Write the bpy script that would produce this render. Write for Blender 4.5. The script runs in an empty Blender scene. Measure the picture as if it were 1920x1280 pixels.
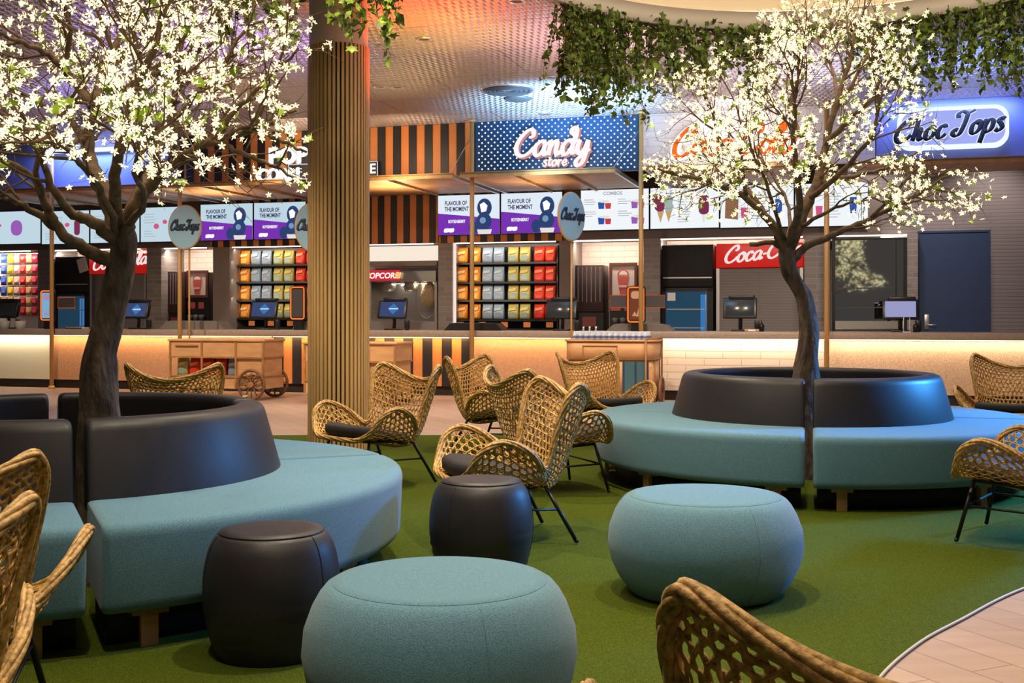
import bpy, bmesh, math, random
from math import sin, cos, tan, pi, radians, sqrt, asin, atan2, hypot
from mathutils import Vector, Matrix, Euler, noise
R_ = random.Random(11)
SC = bpy.context.scene
COL = SC.collection
FPX, HOR, CXP, EYE = 2150.0, 592.0, 960.0, 1.2     # focal length in pixels, horizon row, centre column, eye height
# ------------------------------------------------------------------ mesh builder
class MB:
    def __init__(s): s.v = []; s.f = []; s.m = []; s.s = []
    def add(s, vs, fs, mat=0, smooth=False):
        o = len(s.v); s.v.extend([tuple(p) for p in vs])
        for f in fs:
            s.f.append([i + o for i in f]); s.m.append(mat); s.s.append(smooth)
    def bx(s, x0, x1, y0, y1, z0, z1, mat=0):
        v = [(x0,y0,z0),(x1,y0,z0),(x1,y1,z0),(x0,y1,z0),(x0,y0,z1),(x1,y0,z1),(x1,y1,z1),(x0,y1,z1)]
        s.add(v, [(0,3,2,1),(4,5,6,7),(0,1,5,4),(1,2,6,5),(2,3,7,6),(3,0,4,7)], mat)
    def rbx(s, x0, x1, y0, y1, z0, z1, r=.01, mat=0, seg=2, xf=None):
        bm = bmesh.new(); bmesh.ops.create_cube(bm, size=1)
        for v in bm.verts:
            v.co = Vector(((x0+x1)/2 + v.co.x*(x1-x0), (y0+y1)/2 + v.co.y*(y1-y0), (z0+z1)/2 + v.co.z*(z1-z0)))
        bmesh.ops.bevel(bm, geom=bm.edges[:], offset=r, segments=seg, profile=.5, affect='EDGES')
        bm.verts.index_update()
        s.add([(xf @ v.co) if xf else v.co.copy() for v in bm.verts], [[v.index for v in f.verts] for f in bm.faces], mat, True)
        bm.free()
    def obx(s, M, sx, sy, sz, mat=0):
        v = [M @ Vector((a*sx/2, b*sy/2, c*sz/2)) for c in (-1,1) for a, b in ((-1,-1),(1,-1),(1,1),(-1,1))]
        s.add(v, [(0,3,2,1),(4,5,6,7),(0,1,5,4),(1,2,6,5),(2,3,7,6),(3,0,4,7)], mat)
    def tube(s, pts, rad, n=8, mat=0, closed=False, flat=None, caps=True, smooth=True, up=None):
        P = [Vector(p) for p in pts]; k = len(P)
        if k < 2: return
        rr = rad if isinstance(rad, (list, tuple)) else [rad]*k
        o = len(s.v); prev = None
        for i in range(k):
            a = P[(i-1) % k] if (closed or i > 0) else P[i]
            b = P[(i+1) % k] if (closed or i < k-1) else P[i]
            t = (b-a)
            t = t.normalized() if t.length > 1e-9 else Vector((0,0,1))
            if up is not None: nn = Vector(up)
            elif prev is None: nn = Vector((0,0,1)) if abs(t.z) < .9 else Vector((1,0,0))
            else: nn = prev
            nn = nn - t*nn.dot(t)
            if nn.length < 1e-6: nn = t.orthogonal()
            nn.normalize(); prev = nn; bb = t.cross(nn)
            fa, fb = flat if flat else (1, 1)
            for j in range(n):
                an = 2*pi*j/n
                s.v.append(tuple(P[i] + nn*(cos(an)*rr[i]*fa) + bb*(sin(an)*rr[i]*fb)))
        last = k if closed else k-1
        for i in range(last):
            i2 = (i+1) % k
            for j in range(n):
                j2 = (j+1) % n
                s.f.append([o+i*n+j, o+i*n+j2, o+i2*n+j2, o+i2*n+j]); s.m.append(mat); s.s.append(smooth)
        if caps and not closed:
            s.f.append([o+j for j in range(n)][::-1]); s.m.append(mat); s.s.append(False)
            s.f.append([o+(k-1)*n+j for j in range(n)]); s.m.append(mat); s.s.append(False)
    def cyl(s, x, y, z0, z1, r, n=16, mat=0, r2=None):
        s.tube([(x,y,z0),(x,y,z1)], [r, r if r2 is None else r2], n, mat)
    def lathe(s, prof, n=32, c=(0,0,0), mat=0, smooth=True, wob=None, caps=False):
        o = len(s.v); k = len(prof)
        for j in range(n):
            a = 2*pi*j/n
            for (r, z) in prof:
                q = r + (wob(a, z) if wob else 0)
                s.v.append((c[0]+q*cos(a), c[1]+q*sin(a), c[2]+z))
        for j in range(n):
            j2 = (j+1) % n
            for i in range(k-1):
                s.f.append([o+j*k+i, o+j2*k+i, o+j2*k+i+1, o+j*k+i+1]); s.m.append(mat); s.s.append(smooth)
        if caps and prof[0][0] > 1e-6:
            s.f.append([o+j*k for j in range(n)][::-1]); s.m.append(mat); s.s.append(False)
        if caps and prof[-1][0] > 1e-6:
            s.f.append([o+j*k+k-1 for j in range(n)]); s.m.append(mat); s.s.append(False)
    def sphere(s, c, r, n=10, m=6, mat=0, sc=(1,1,1)):
        o = len(s.v)
        for i in range(m+1):
            th = pi*i/m
            for j in range(n):
                a = 2*pi*j/n
                s.v.append((c[0]+r*sc[0]*sin(th)*cos(a), c[1]+r*sc[1]*sin(th)*sin(a), c[2]+r*sc[2]*cos(th)))
        for i in range(m):
            for j in range(n):
                j2 = (j+1) % n
                s.f.append([o+i*n+j, o+(i+1)*n+j, o+(i+1)*n+j2, o+i*n+j2]); s.m.append(mat); s.s.append(True)
    def prism(s, poly, y0, y1, mat=0, smooth=False):
        """poly = [(x,z)], extruded along y from y0 (front) to y1"""
        k = len(poly)
        v = [(x, y0, z) for x, z in poly] + [(x, y1, z) for x, z in poly]
        f = [list(range(k)), list(range(2*k-1, k-1, -1))]
        s.add(v, f, mat, False)
        o = len(s.v) - 2*k
        for i in range(k):
            j = (i+1) % k
            s.f.append([o+j, o+i, o+k+i, o+k+j]); s.m.append(mat); s.s.append(smooth)
    def zprism(s, poly, z0, z1, mat=0, smooth=False):
        k = len(poly)
        v = [(x, y, z0) for x, y in poly] + [(x, y, z1) for x, y in poly]
        s.add(v, [list(range(k))[::-1], list(range(k, 2*k))], mat, False)
        o = len(s.v) - 2*k
        for i in range(k):
            j = (i+1) % k
            s.f.append([o+i, o+j, o+k+j, o+k+i]); s.m.append(mat); s.s.append(smooth)
    def build(s, name, mats, parent=None, loc=None, rz=None, fix=False):
        me = bpy.data.meshes.new(name)
        me.from_pydata(s.v, [], s.f)
        for m in (mats if isinstance(mats, (list, tuple)) else [mats]): me.materials.append(m)
        me.polygons.foreach_set('material_index', s.m)
        me.polygons.foreach_set('use_smooth', s.s)
        if fix:
            bm = bmesh.new(); bm.from_mesh(me); bmesh.ops.recalc_face_normals(bm, faces=bm.faces); bm.to_mesh(me); bm.free()
        me.update()
        o = bpy.data.objects.new(name, me); COL.objects.link(o)
        if parent is not None: o.parent = parent
        if loc is not None: o.location = loc
        if rz is not None: o.rotation_euler = (0, 0, rz)
        return o
def tag(o, label=None, cat=None, group=None, kind=None):
    if label: o['label'] = label
    if cat: o['category'] = cat
    if group: o['group'] = group
    if kind: o['kind'] = kind
    return o
def thing(name, label, cat, loc=(0,0,0), rz=0, group=None):
    o = bpy.data.objects.new(name, None); COL.objects.link(o)
    o.empty_display_size = .1
    o.location = loc; o.rotation_euler = (0, 0, rz)
    return tag(o, label, cat, group)
def dup(root, loc, rz, label=None, group=None):
    """copy a thing with its parts and sub-parts, sharing mesh data"""
    r = root.copy(); COL.objects.link(r); r.location = loc; r.rotation_euler = (0, 0, rz)
    if label: r['label'] = label
    if group: r['group'] = group
    for ch in list(root.children):
        c = ch.copy(); COL.objects.link(c); c.parent = r
        for g in list(ch.children):
            d = g.copy(); COL.objects.link(d); d.parent = c
    return r
def struct(o, label=None, cat=None): return tag(o, label, cat, None, 'structure')
# ------------------------------------------------------------------ measured geometry
def at(px, py, d):
    """the point at depth d that the photo shows at px,py"""
    return Vector(((px-CXP)/FPX*d, d, EYE + (HOR-py)/FPX*d))
PHI = math.atan(.2876)                              # the counter runs 16 degrees off square
UX, UY = cos(PHI), -sin(PHI)
OY = 16.91
def BW(s, t, z=0.0): return Vector((s*UX - t*UY, OY + s*UY + t*UX, z))
def bk(px, py, t):
    """s (along the counter) and z of the spot at px,py on the plane t metres behind the counter front"""
    dx, dz = (px-CXP)/FPX, (HOR-py)/FPX
    k = (t + UX*OY) / (-UY*dx + UX)
    return (UX*dx*k + UY*(k-OY), EYE + dz*k)
def bs(px, t): return bk(px, HOR, t)[0]
def mpp(px, t):
    dx = (px-CXP)/FPX
    return (t + UX*OY) / (-UY*dx + UX) / FPX
RB = -PHI
def crom(p, n):
    """Catmull-Rom through p, n samples per span"""
    P = [Vector(q) for q in p]; P = [P[0]*2-P[1]] + P + [P[-1]*2-P[-2]]
    out = []
    for i in range(1, len(P)-2):
        for j in range(n):
            t = j/n
            a, b, c, d = P[i-1], P[i], P[i+1], P[i+2]
            out.append(.5*((2*b) + (c-a)*t + (2*a-5*b+4*c-d)*t*t + (3*b-a-3*c+d)*t**3))
    out.append(P[-2].copy())
    return out
# ------------------------------------------------------------------ materials
def M(name, col, rough=.55, metal=0.0, bump=None, var=None, emit=None, estr=1.0, coat=0, sheen=0, stretch=(1,1,1), trans=0, ior=1.45, spec=None):
    m = bpy.data.materials.new(name); m.use_nodes = True
    nt = m.node_tree; b = nt.nodes['Principled BSDF']; L = nt.links.new
    b.inputs['Base Color'].default_value = (*col, 1); b.inputs['Roughness'].default_value = rough
    b.inputs['Metallic'].default_value = metal
    if spec is not None: b.inputs['Specular IOR Level'].default_value = spec
    if coat: b.inputs['Coat Weight'].default_value = coat
    if sheen: b.inputs['Sheen Weight'].default_value = sheen
    if trans: b.inputs['Transmission Weight'].default_value = trans; b.inputs['IOR'].default_value = ior
    if emit: b.inputs['Emission Color'].default_value = (*emit, 1); b.inputs['Emission Strength'].default_value = estr
    if bump or var:
        tc = nt.nodes.new('ShaderNodeTexCoord'); mp = nt.nodes.new('ShaderNodeMapping')
        mp.inputs['Scale'].default_value = stretch; L(tc.outputs['Object'], mp.inputs['Vector'])
    if var:
        n = nt.nodes.new('ShaderNodeTexNoise'); n.inputs['Scale'].default_value = var[0]; n.inputs['Detail'].default_value = 5
        L(mp.outputs[0], n.inputs['Vector'])
        r = nt.nodes.new('ShaderNodeValToRGB'); a = var[1]
        c2 = var[2] if len(var) > 2 else tuple(min(1, x*(1+a)) for x in col)
        r.color_ramp.elements[0].position = .35; r.color_ramp.elements[1].position = .65
        r.color_ramp.elements[0].color = (*[x*(1-a) for x in col], 1); r.color_ramp.elements[1].color = (*c2, 1)
        L(n.outputs['Fac'], r.inputs['Fac']); L(r.outputs[0], b.inputs['Base Color'])
    if bump:
        n = nt.nodes.new('ShaderNodeTexNoise'); n.inputs['Scale'].default_value = bump[0]; n.inputs['Detail'].default_value = 4
        L(mp.outputs[0], n.inputs['Vector'])
        u = nt.nodes.new('ShaderNodeBump'); u.inputs['Strength'].default_value = bump[1]; u.inputs['Distance'].default_value = bump[2] if len(bump) > 2 else .01
        L(n.outputs['Fac'], u.inputs['Height']); L(u.outputs[0], b.inputs['Normal'])
    return m
def ME(name, col, st=1.0):
    """something that gives off light: screens, lit letters, LED strips"""
    m = bpy.data.materials.new(name); m.use_nodes = True; nt = m.node_tree
    nt.nodes.remove(nt.nodes['Principled BSDF'])
    e = nt.nodes.new('ShaderNodeEmission'); e.inputs[0].default_value = (*col, 1); e.inputs[1].default_value = st
    nt.links.new(e.outputs[0], nt.nodes['Material Output'].inputs[0])
    return m
def brickmat(name, c1, c2, mortar, w, h, ms=.006, rough=.5, plane='XZ', rot=0, bump=.4, off=.5, metal=0, var=0, bdist=.01, spec=None):
    m = bpy.data.materials.new(name); m.use_nodes = True; nt = m.node_tree; b = nt.nodes['Principled BSDF']; L = nt.links.new
    b.inputs['Roughness'].default_value = rough; b.inputs['Metallic'].default_value = metal
    if spec is not None: b.inputs['Specular IOR Level'].default_value = spec
    tc = nt.nodes.new('ShaderNodeTexCoord')
    src = tc.outputs['Object']
    if plane == 'XZ':
        sp = nt.nodes.new('ShaderNodeSeparateXYZ'); cb = nt.nodes.new('ShaderNodeCombineXYZ')
        L(src, sp.inputs[0]); L(sp.outputs[0], cb.inputs[0]); L(sp.outputs[2], cb.inputs[1]); src = cb.outputs[0]
    mp = nt.nodes.new('ShaderNodeMapping'); mp.inputs['Rotation'].default_value = (0, 0, rot); L(src, mp.inputs['Vector'])
    br = nt.nodes.new('ShaderNodeTexBrick'); L(mp.outputs[0], br.inputs['Vector'])
    br.offset = off; br.inputs['Color1'].default_value = (*c1, 1); br.inputs['Color2'].default_value = (*c2, 1); br.inputs['Mortar'].default_value = (*mortar, 1)
    br.inputs['Scale'].default_value = 1; br.inputs['Brick Width'].default_value = w; br.inputs['Row Height'].default_value = h
    br.inputs['Mortar Size'].default_value = ms; br.inputs['Mortar Smooth'].default_value = .3
    colr = br.outputs['Color']
    if var:
        n = nt.nodes.new('ShaderNodeTexNoise'); n.inputs['Scale'].default_value = 14; n.inputs['Detail'].default_value = 5
        mp2 = nt.nodes.new('ShaderNodeMapping'); mp2.inputs['Rotation'].default_value = (0,0,rot); mp2.inputs['Scale'].default_value = (.15, 1, 1); L(src, mp2.inputs['Vector']); L(mp2.outputs[0], n.inputs['Vector'])
        mx = nt.nodes.new('ShaderNodeMixRGB'); mx.blend_type = 'MULTIPLY'; mx.inputs[0].default_value = var
        L(colr, mx.inputs[1]); L(n.outputs['Fac'], mx.inputs[2]); colr = mx.outputs[0]
    L(colr, b.inputs['Base Color'])
    if bump:
        u = nt.nodes.new('ShaderNodeBump'); u.inputs['Strength'].default_value = bump; u.inputs['Distance'].default_value = bdist; u.invert = True
        L(br.outputs['Fac'], u.inputs['Height']); L(u.outputs[0], b.inputs['Normal'])
    return m
def ceilmat():
    """pearl pressed-metal panels: rows of small overlapping scales with wider panel joints"""
    m = bpy.data.materials.new('pressed_metal'); m.use_nodes = True; nt = m.node_tree; b = nt.nodes['Principled BSDF']; L = nt.links.new
    b.inputs['Base Color'].default_value = (.60, .56, .55, 1); b.inputs['Roughness'].default_value = .38; b.inputs['Metallic'].default_value = .35
    tc = nt.nodes.new('ShaderNodeTexCoord')
    mp = nt.nodes.new('ShaderNodeMapping'); mp.inputs['Rotation'].default_value = (0, 0, PHI); L(tc.outputs['Object'], mp.inputs['Vector'])
    hs = []
    w = nt.nodes.new('ShaderNodeTexBrick'); L(mp.outputs[0], w.inputs['Vector']); w.offset = .5
    w.inputs['Scale'].default_value = 1; w.inputs['Brick Width'].default_value = .075; w.inputs['Row Height'].default_value = .13
    w.inputs['Mortar Size'].default_value = .035; w.inputs['Mortar Smooth'].default_value = 1.0
    u = nt.nodes.new('ShaderNodeBump'); u.inputs['Strength'].default_value = 1; u.inputs['Distance'].default_value = .04; u.invert = True
    L(w.outputs['Fac'], u.inputs['Height'])
    p = nt.nodes.new('ShaderNodeTexBrick'); L(mp.outputs[0], p.inputs['Vector']); p.offset = .5
    p.inputs['Scale'].default_value = 1; p.inputs['Brick Width'].default_value = 2.4; p.inputs['Row Height'].default_value = 1.2
    p.inputs['Mortar Size'].default_value = .008
    p.inputs['Color1'].default_value = (.60,.56,.55,1); p.inputs['Color2'].default_value = (.60,.56,.55,1); p.inputs['Mortar'].default_value = (.25,.22,.2,1)
    L(p.outputs['Color'], b.inputs['Base Color']); L(u.outputs[0], b.inputs['Normal'])
    return m
MT = {}
MT['floor'] = brickmat('floor_planks', (.47,.325,.25), (.41,.28,.215), (.19,.12,.085), .95, .19, .003, .42, 'XY', radians(-115), .15, .37, var=.35, bdist=.004)
MT['turf'] = M('turf', (.072,.108,.006), .95, bump=(260,.9,.02), var=(300,.45,(.135,.185,.014)), spec=.1)
MT['turfedge'] = M('turf_edge', (.45,.42,.36), .5)
MT['ceil'] = ceilmat()
MT['plaster'] = M('plaster', (.62,.53,.45), .6, bump=(60,.1))
MT['cove'] = M('cove_paint', (.75,.66,.55), .7)
MT['teal'] = M('teal_fabric', (.094,.222,.315), .9, bump=(420,.5,.004), var=(330,.28,(.145,.295,.385)), sheen=.2, spec=.2)
MT['char'] = M('charcoal_vinyl', (.021,.019,.022), .46, bump=(90,.06,.004), spec=.42)
MT['dark'] = M('black_base', (.008,.008,.01), .7)
MT['leg'] = M('oak', (.36,.19,.075), .5, var=(9,.2), stretch=(1,1,.12))
MT['rattan'] = M('rattan', (.52,.265,.055), .5, var=(55,.45,(.72,.42,.12)), bump=(160,.3,.004))
MT['rim'] = M('rattan_rim', (.46,.245,.06), .5, var=(60,.45,(.68,.42,.14)), bump=(120,.4,.006))
MT['cush'] = M('cushion', (.014,.012,.013), .75, bump=(300,.3,.003))
MT['metal'] = M('black_metal', (.008,.008,.01), .38, .3)
MT['bark'] = M('bark', (.115,.075,.058), .85, bump=(22,1.0,.03), var=(14,.55,(.19,.135,.10)), stretch=(1,1,.35))
MT['branch'] = M('branch_bark', (.17,.105,.058), .8, bump=(40,.8,.01), var=(20,.35))
MT['bloom'] = ME('lit_blossom', (1, .85, .48), 1.9)
MT['leafy'] = M('spring_leaf', (.34,.52,.03), .5, var=(6,.3))
MT['ivy'] = M('ivy_leaf', (.095,.165,.022), .5, var=(7,.6,(.24,.34,.05)), spec=.3)
MT['vine'] = M('vine', (.08,.06,.03), .8)
MT['slat'] = M('pale_timber', (.56,.36,.16), .45, var=(10,.15), stretch=(3,3,.15))
MT['slatback'] = M('slat_backing', (.045,.025,.012), .8)
MT['pole'] = M('timber_pole', (.50,.29,.10), .45, var=(8,.15), stretch=(1,1,.1))
MT['canopy'] = M('canopy_timber', (.40,.23,.12), .5, var=(6,.25), stretch=(.3,2,1))
MT['alu'] = M('brushed_metal', (.6,.6,.62), .35, .9)
MT['steel'] = M('stainless', (.55,.54,.52), .3, .9)
MT['orange'] = M('orange_stripe', (.60,.21,.055), .5, var=(3,.08))
MT['black'] = M('black_stripe', (.012,.009,.012), .5)
MT['grey'] = M('grey_panel', (.20,.165,.15), .55, bump=(60,.1))
MT['greydark'] = M('grey_bulkhead', (.15,.12,.11), .6)
MT['charwall'] = M('charcoal_wall', (.04,.038,.045), .6)
MT['tile'] = brickmat('grey_tile', (.24,.21,.20), (.17,.15,.145), (.30,.27,.25), .42, .085, .006, .4, bump=.5)
MT['tilewarm'] = brickmat('pale_tile', (.62,.50,.44), (.52,.42,.37), (.42,.33,.29), .42, .10, .006, .35, bump=.5)
MT['brick'] = brickmat('white_brick', (.62,.52,.43), (.56,.47,.39), (.40,.31,.24), .52, .10, .006, .5, bump=.5)
MT['ribbed'] = brickmat('ribbed_grey', (.205,.18,.185), (.19,.165,.17), (.15,.13,.135), 6, .055, .008, .5, bump=.35)
MT['whitetile'] = brickmat('white_tile', (.72,.68,.68), (.66,.62,.62), (.5,.46,.46), .5, .11, .005, .35, bump=.4)
MT['tan'] = M('tan_front', (.46,.25,.14), .6, var=(30,.1), bump=(120,.2,.004))
MT['speck'] = M('speckled_front', (.50,.34,.22), .6, var=(70,.25), bump=(140,.4,.005))
MT['sage'] = M('pale_front', (.60,.58,.44), .55)
MT['top'] = M('worktop', (.34,.26,.21), .4, var=(40,.1))
MT['kick'] = M('kick', (.012,.008,.008), .5)
MT['navy'] = M('navy_door', (.016,.036,.095), .5, bump=(5,.05))
MT['bluewall'] = M('blue_wall', (.20,.25,.62), .5)
MT['blk'] = M('black_plastic', (.010,.010,.012), .35)
MT['dkgrey'] = M('dark_grey_plastic', (.05,.047,.05), .5)
MT['shutter'] = brickmat('roller_shutter', (.20,.18,.175), (.20,.18,.175), (.13,.115,.11), 9, .045, .004, .5, bump=.3)
MT['red'] = M('red_panel', (.60,.02,.02), .4)
MT['white'] = M('white_paint', (.8,.8,.8), .5)
MT['cart'] = M('cart_wood', (.56,.31,.14), .5, var=(7,.12), stretch=(.4,.4,2))
MT['cartdk'] = M('cart_frame', (.34,.17,.06), .5, var=(7,.2))
MT['wheelw'] = M('wheel_wood', (.17,.075,.035), .55, var=(9,.3))
MT['mirror'] = M('dark_mirror_glass', (.62,.68,.68), .03, 1.0)
MT['glass'] = M('fridge_glass', (.05,.09,.12), .06, 0, spec=.8)
def cm(name, c, rough=.45, **k): return M(name, c, rough, **k)
# ------------------------------------------------------------------ lettering
def text_mb(mb, s, x, z, h, y, mat=0, sx=1.0, bold=0.0, align='CENTER', shear=0.0, depth=.002, rot=0.0):
    """plain capitals: h is the cap height; face towards -y"""
    cu = bpy.data.curves.new('lettering', 'FONT'); cu.body = s; cu.size = h/.72; cu.align_x = align; cu.shear = shear
    cu.offset = min(bold, .035*h); cu.resolution_u = 3; cu.fill_mode = 'BOTH'; cu.extrude = depth/2
    o = bpy.data.objects.new('lettering', cu)
    me = bpy.data.meshes.new_from_object(o)
    vs = []
    for v in me.vertices:
        a, b = v.co.x*sx, v.co.y
        vs.append((x + a*cos(rot) - b*sin(rot), y - v.co.z, z + a*sin(rot) + b*cos(rot)))
    mb.add(vs, [list(p.vertices) for p in me.polygons], mat)
    bpy.data.meshes.remove(me); bpy.data.objects.remove(o); bpy.data.curves.remove(cu)
GLY = {  # brush-script strokes on a unit x-height: (advance, strokes)
 'C': (1.45, [[(1.02,1.30),(1.28,1.42),(1.22,1.80),(.85,1.82),(.35,1.30),(.12,.70),(.28,.16),(.72,.0),(1.15,.22),(1.45,.55)]]),
 'a': (1.05, [[(.85,.86),(.52,1.0),(.14,.66),(.16,.14),(.46,.02),(.76,.38),(.88,.95)],[(.88,.95),(.80,.40),(.90,.04),(1.16,.24)]]),
 'n': (1.02, [[(.0,.72),(.16,.98),(.18,.5),(.14,0)],[(.16,.42),(.42,.92),(.68,.88),(.66,.35),(.78,.02),(1.06,.26)]]),
 'd': (1.12, [[(.82,.84),(.50,1.0),(.14,.64),(.18,.12),(.48,.02),(.80,.50),(1.0,1.25),(.98,1.78),(.72,1.86),(.62,1.58),(.84,1.40)],[(.98,1.45),(.86,.60),(.92,.06),(1.2,.26)]]),
 'y': (1.05, [[(.02,.76),(.18,.96),(.12,.35),(.34,.02),(.66,.36),(.84,.96)],[(.84,.96),(.80,.2),(.62,-.62),(.28,-.82),(.16,-.50),(.50,-.12),(1.06,.34)]]),
 's': (.80, [[(.70,.84),(.44,1.02),(.20,.80),(.46,.52),(.62,.22),(.36,-.02),(.04,.16)]]),
 't': (.70, [[(.38,1.5),(.30,.6),(.34,.04),(.70,.22)],[(.06,1.0),(.68,1.04)]]),
 'o': (.98, [[(.52,1.0),(.16,.72),(.16,.18),(.48,.0),(.82,.34),(.78,.86),(.50,1.0),(.62,.80),(1.0,.82)]]),
 'r': (.78, [[(.0,.70),(.18,.98),(.18,.5),(.14,0)],[(.16,.44),(.42,.92),(.70,.86)]]),
 'e': (.85, [[(.12,.42),(.56,.52),(.68,.84),(.44,1.02),(.14,.66),(.16,.16),(.44,0),(.82,.28)]]),
 'h': (1.02, [[(.10,1.7),(.26,1.9),(.26,1.0),(.16,0)],[(.18,.42),(.44,.92),(.70,.86),(.66,.35),(.78,.02),(1.04,.2)]]),
 'c': (.86, [[(.74,.76),(.60,.98),(.32,.92),(.12,.5),(.24,.06),(.52,.0),(.86,.28)]]),
 'T': (1.35, [[(.16,1.42),(.10,1.74),(.42,1.90),(.95,1.74),(1.50,1.92)],[(.92,1.76),(.84,.95),(.62,.18),(.28,-.02),(-.06,.22),(.12,.52),(.36,.42)]]),
 'p': (1.0, [[(.02,.74),(.20,1.0),(.18,.2),(.06,-.82)],[(.18,.50),(.46,.98),(.82,.80),(.80,.24),(.50,.0),(.20,.20)]]),
 'l': (.60, [[(.14,.40),(.48,1.30),(.42,1.86),(.20,1.70),(.16,.60),(.30,.02),(.62,.24)]]),
 '-': (.55, [[(.05,.55),(.48,.62)]]), ' ': (.45, []), '.': (.4, [[(.1,.05),(.16,.05)]]),
}
def script_mb(mb, s, x, z, xh, w, y, mat=0, sx=1.0, slant=.22, track=0.0, rise=0.0, depth=.35, nib=.45, align='CENTER'):
    tot = sum(GLY[c][0] + track for c in s)*xh*sx
    x0 = x - (tot/2 if align == 'CENTER' else 0)
    cx = 0.0
    for c in s:
        adv, st = GLY[c]
        for q in st:
            pts = []
            for gx, gz in q:
                X = x0 + (cx + gx)*xh*sx + gz*xh*slant
                Z = z + gz*xh + rise*(X - x)
                pts.append((X, y, Z))
            pp = crom(pts, 5)
            rr = []
            for i in range(len(pp)):
                t = pp[min(i+1, len(pp)-1)] - pp[max(i-1, 0)]
                an = atan2(t.z, t.x)
                rr.append(w*(1-nib + nib*abs(sin(an - .35))))
            mb.tube(pp, rr, 8, mat, flat=(depth, 1), up=(0, 1, 0))
        cx += adv + track
def ell(cx, cz, rx, rz, n=24, a0=0, a1=2*pi):
    k = n if a1-a0 > 6.2 else n+1
    return [(cx + rx*cos(a0+(a1-a0)*i/n), cz + rz*sin(a0+(a1-a0)*i/n)) for i in range(k)]
def rrect(x0, x1, z0, z1, r, n=6):
    out = []
    for cx, cz, a in ((x1-r, z1-r, 0), (x0+r, z1-r, pi/2), (x0+r, z0+r, pi), (x1-r, z0+r, 3*pi/2)):
        for i in range(n+1):
            b = a + pi/2*i/n; out.append((cx+r*cos(b), cz+r*sin(b)))
    return out
# ------------------------------------------------------------------ camera, world
cam = bpy.data.cameras.new('camera'); co = bpy.data.objects.new('camera', cam); COL.objects.link(co)
co.location = (0, 0, EYE); co.rotation_euler = (pi/2, 0, 0)
cam.sensor_width = 36; cam.lens = FPX/1920*36; cam.shift_y = -(640-HOR)/1920; cam.clip_end = 200; cam.clip_start = .05
SC.camera = co
SC.view_settings.view_transform = 'Standard'; SC.view_settings.look = 'None'; SC.view_settings.gamma = 1
SC.view_settings.exposure = 0.0; SC.view_settings.use_curve_mapping = False
wd = bpy.data.worlds.new('world'); SC.world = wd; wd.use_nodes = True
wd.node_tree.nodes['Background'].inputs[0].default_value = (.56, .47, .44, 1); wd.node_tree.nodes['Background'].inputs[1].default_value = .13
def lamp(kind, name, loc, power, col=(1,1,1), size=.3, aim=None, spot=60, blend=.6, sy=None, rot=None):
    l = bpy.data.lights.new(name, kind); l.energy = power; l.color = col
    o = bpy.data.objects.new(name, l); COL.objects.link(o); o.location = loc
    if kind == 'AREA':
        l.size = size
        if sy: l.shape = 'RECTANGLE'; l.size_y = sy
        else: l.shape = 'DISK'
    else: l.shadow_soft_size = size
    if kind == 'SPOT': l.spot_size = radians(spot); l.spot_blend = blend
    if aim is not None: o.rotation_euler = (Vector(aim) - Vector(loc)).to_track_quat('-Z', 'Y').to_euler()
    if rot is not None: o.rotation_euler = rot
    return o
CEIL = 4.1
WARM = (1, .80, .58)
# light wells over the two seating rings, downlights, the coloured washes on the ceiling, and some added fills
lamp('AREA', 'cove_light', (2.48, 8.9, 4.48), 140, (1,.84,.66), 3.6, rot=(0,0,0))
lamp('AREA', 'cove_light', (-1.7, 5.2, 4.48), 105, (1,.84,.66), 3.2, rot=(0,0,0))
for x, y, p in ((.1, 4.2, 115), (1.3, 5.6, 100), (-.5, 7.0, 105), (.2, 9.0, 115), (-3.0, 9.5, 110), (1.6, 12.6, 120), (-3.2, 13.2, 130), (-1.0, 13.6, 110), (4.6, 11.2, 90), (-1.1, 2.6, 75), (.8, 1.5, 55), (2.9, 3.6, 85)):
    lamp('SPOT', 'downlight', (x, y, 4.02), p*3.6, (1,.83,.60), .06, (x, y, 0), 88, .7)
lamp('SPOT', 'blue_wash', (6.4, 8.6, 2.4), 2600, (.06,.36,1), .35, (3.3, 7.5, .2), 58, .8)
lamp('SPOT', 'blue_wash', (4.2, 5.4, 1.9), 110, (.07,.30,1), .3, (.9, 4.9, .15), 40, .8)
lamp('SPOT', 'column_fill', (-.9, 6.3, 3.95), 300, (1,.78,.48), .1, (-1.55, 10.3, 1.9), 42, .8)  # added spot to brighten the column's front, no fixture there
for s_, p in ((-6.2,160),(-3.4,160),(-1.0,150),(2.0,150),(4.6,150)): lamp('SPOT', 'front_downlight', (*BW(s_, -4.2)[:2], 4.02), p*3.4, (1,.80,.56), .06, BW(s_, -.9, .3), 82, .8)
for s_ in (5.3, 6.8): lamp('SPOT', 'wall_fill', BW(s_, 1.3, 4.0), 170, (1,.85,.76), .1, BW(s_, 2.4, 1.6), 90, .8)  # added spots to brighten the right wall and door, no fixtures there
lamp('SPOT', 'front_chair_fill', (.75, -.9, 3.9), 75, (1,.76,.48), .12, (.5, 1.7, .5), 60, .9)  # added fill from behind the camera for the nearest chair back
lamp('SPOT', 'red_wash', (-1.05, 10.5, 2.8), 340, (1,.10,.02), .15, (-.95, 10.55, 4.1), 95, .8)
lamp('SPOT', 'amber_wash', (-.75, 11.6, 2.6), 120, (1,.5,.05), .15, (-.8, 11.7, 4.1), 80, .9)
lamp('SPOT', 'pink_wash', (.9, 11.8, 2.6), 300, (1,.5,.55), .2, (.8, 11.9, 4.1), 110, 1)
lamp('SPOT', 'white_wash', (1.0, 14.3, 2.6), 2600, (.30,.62,1), .4, (.80, 15.2, 4.1), 82, 1)
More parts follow.
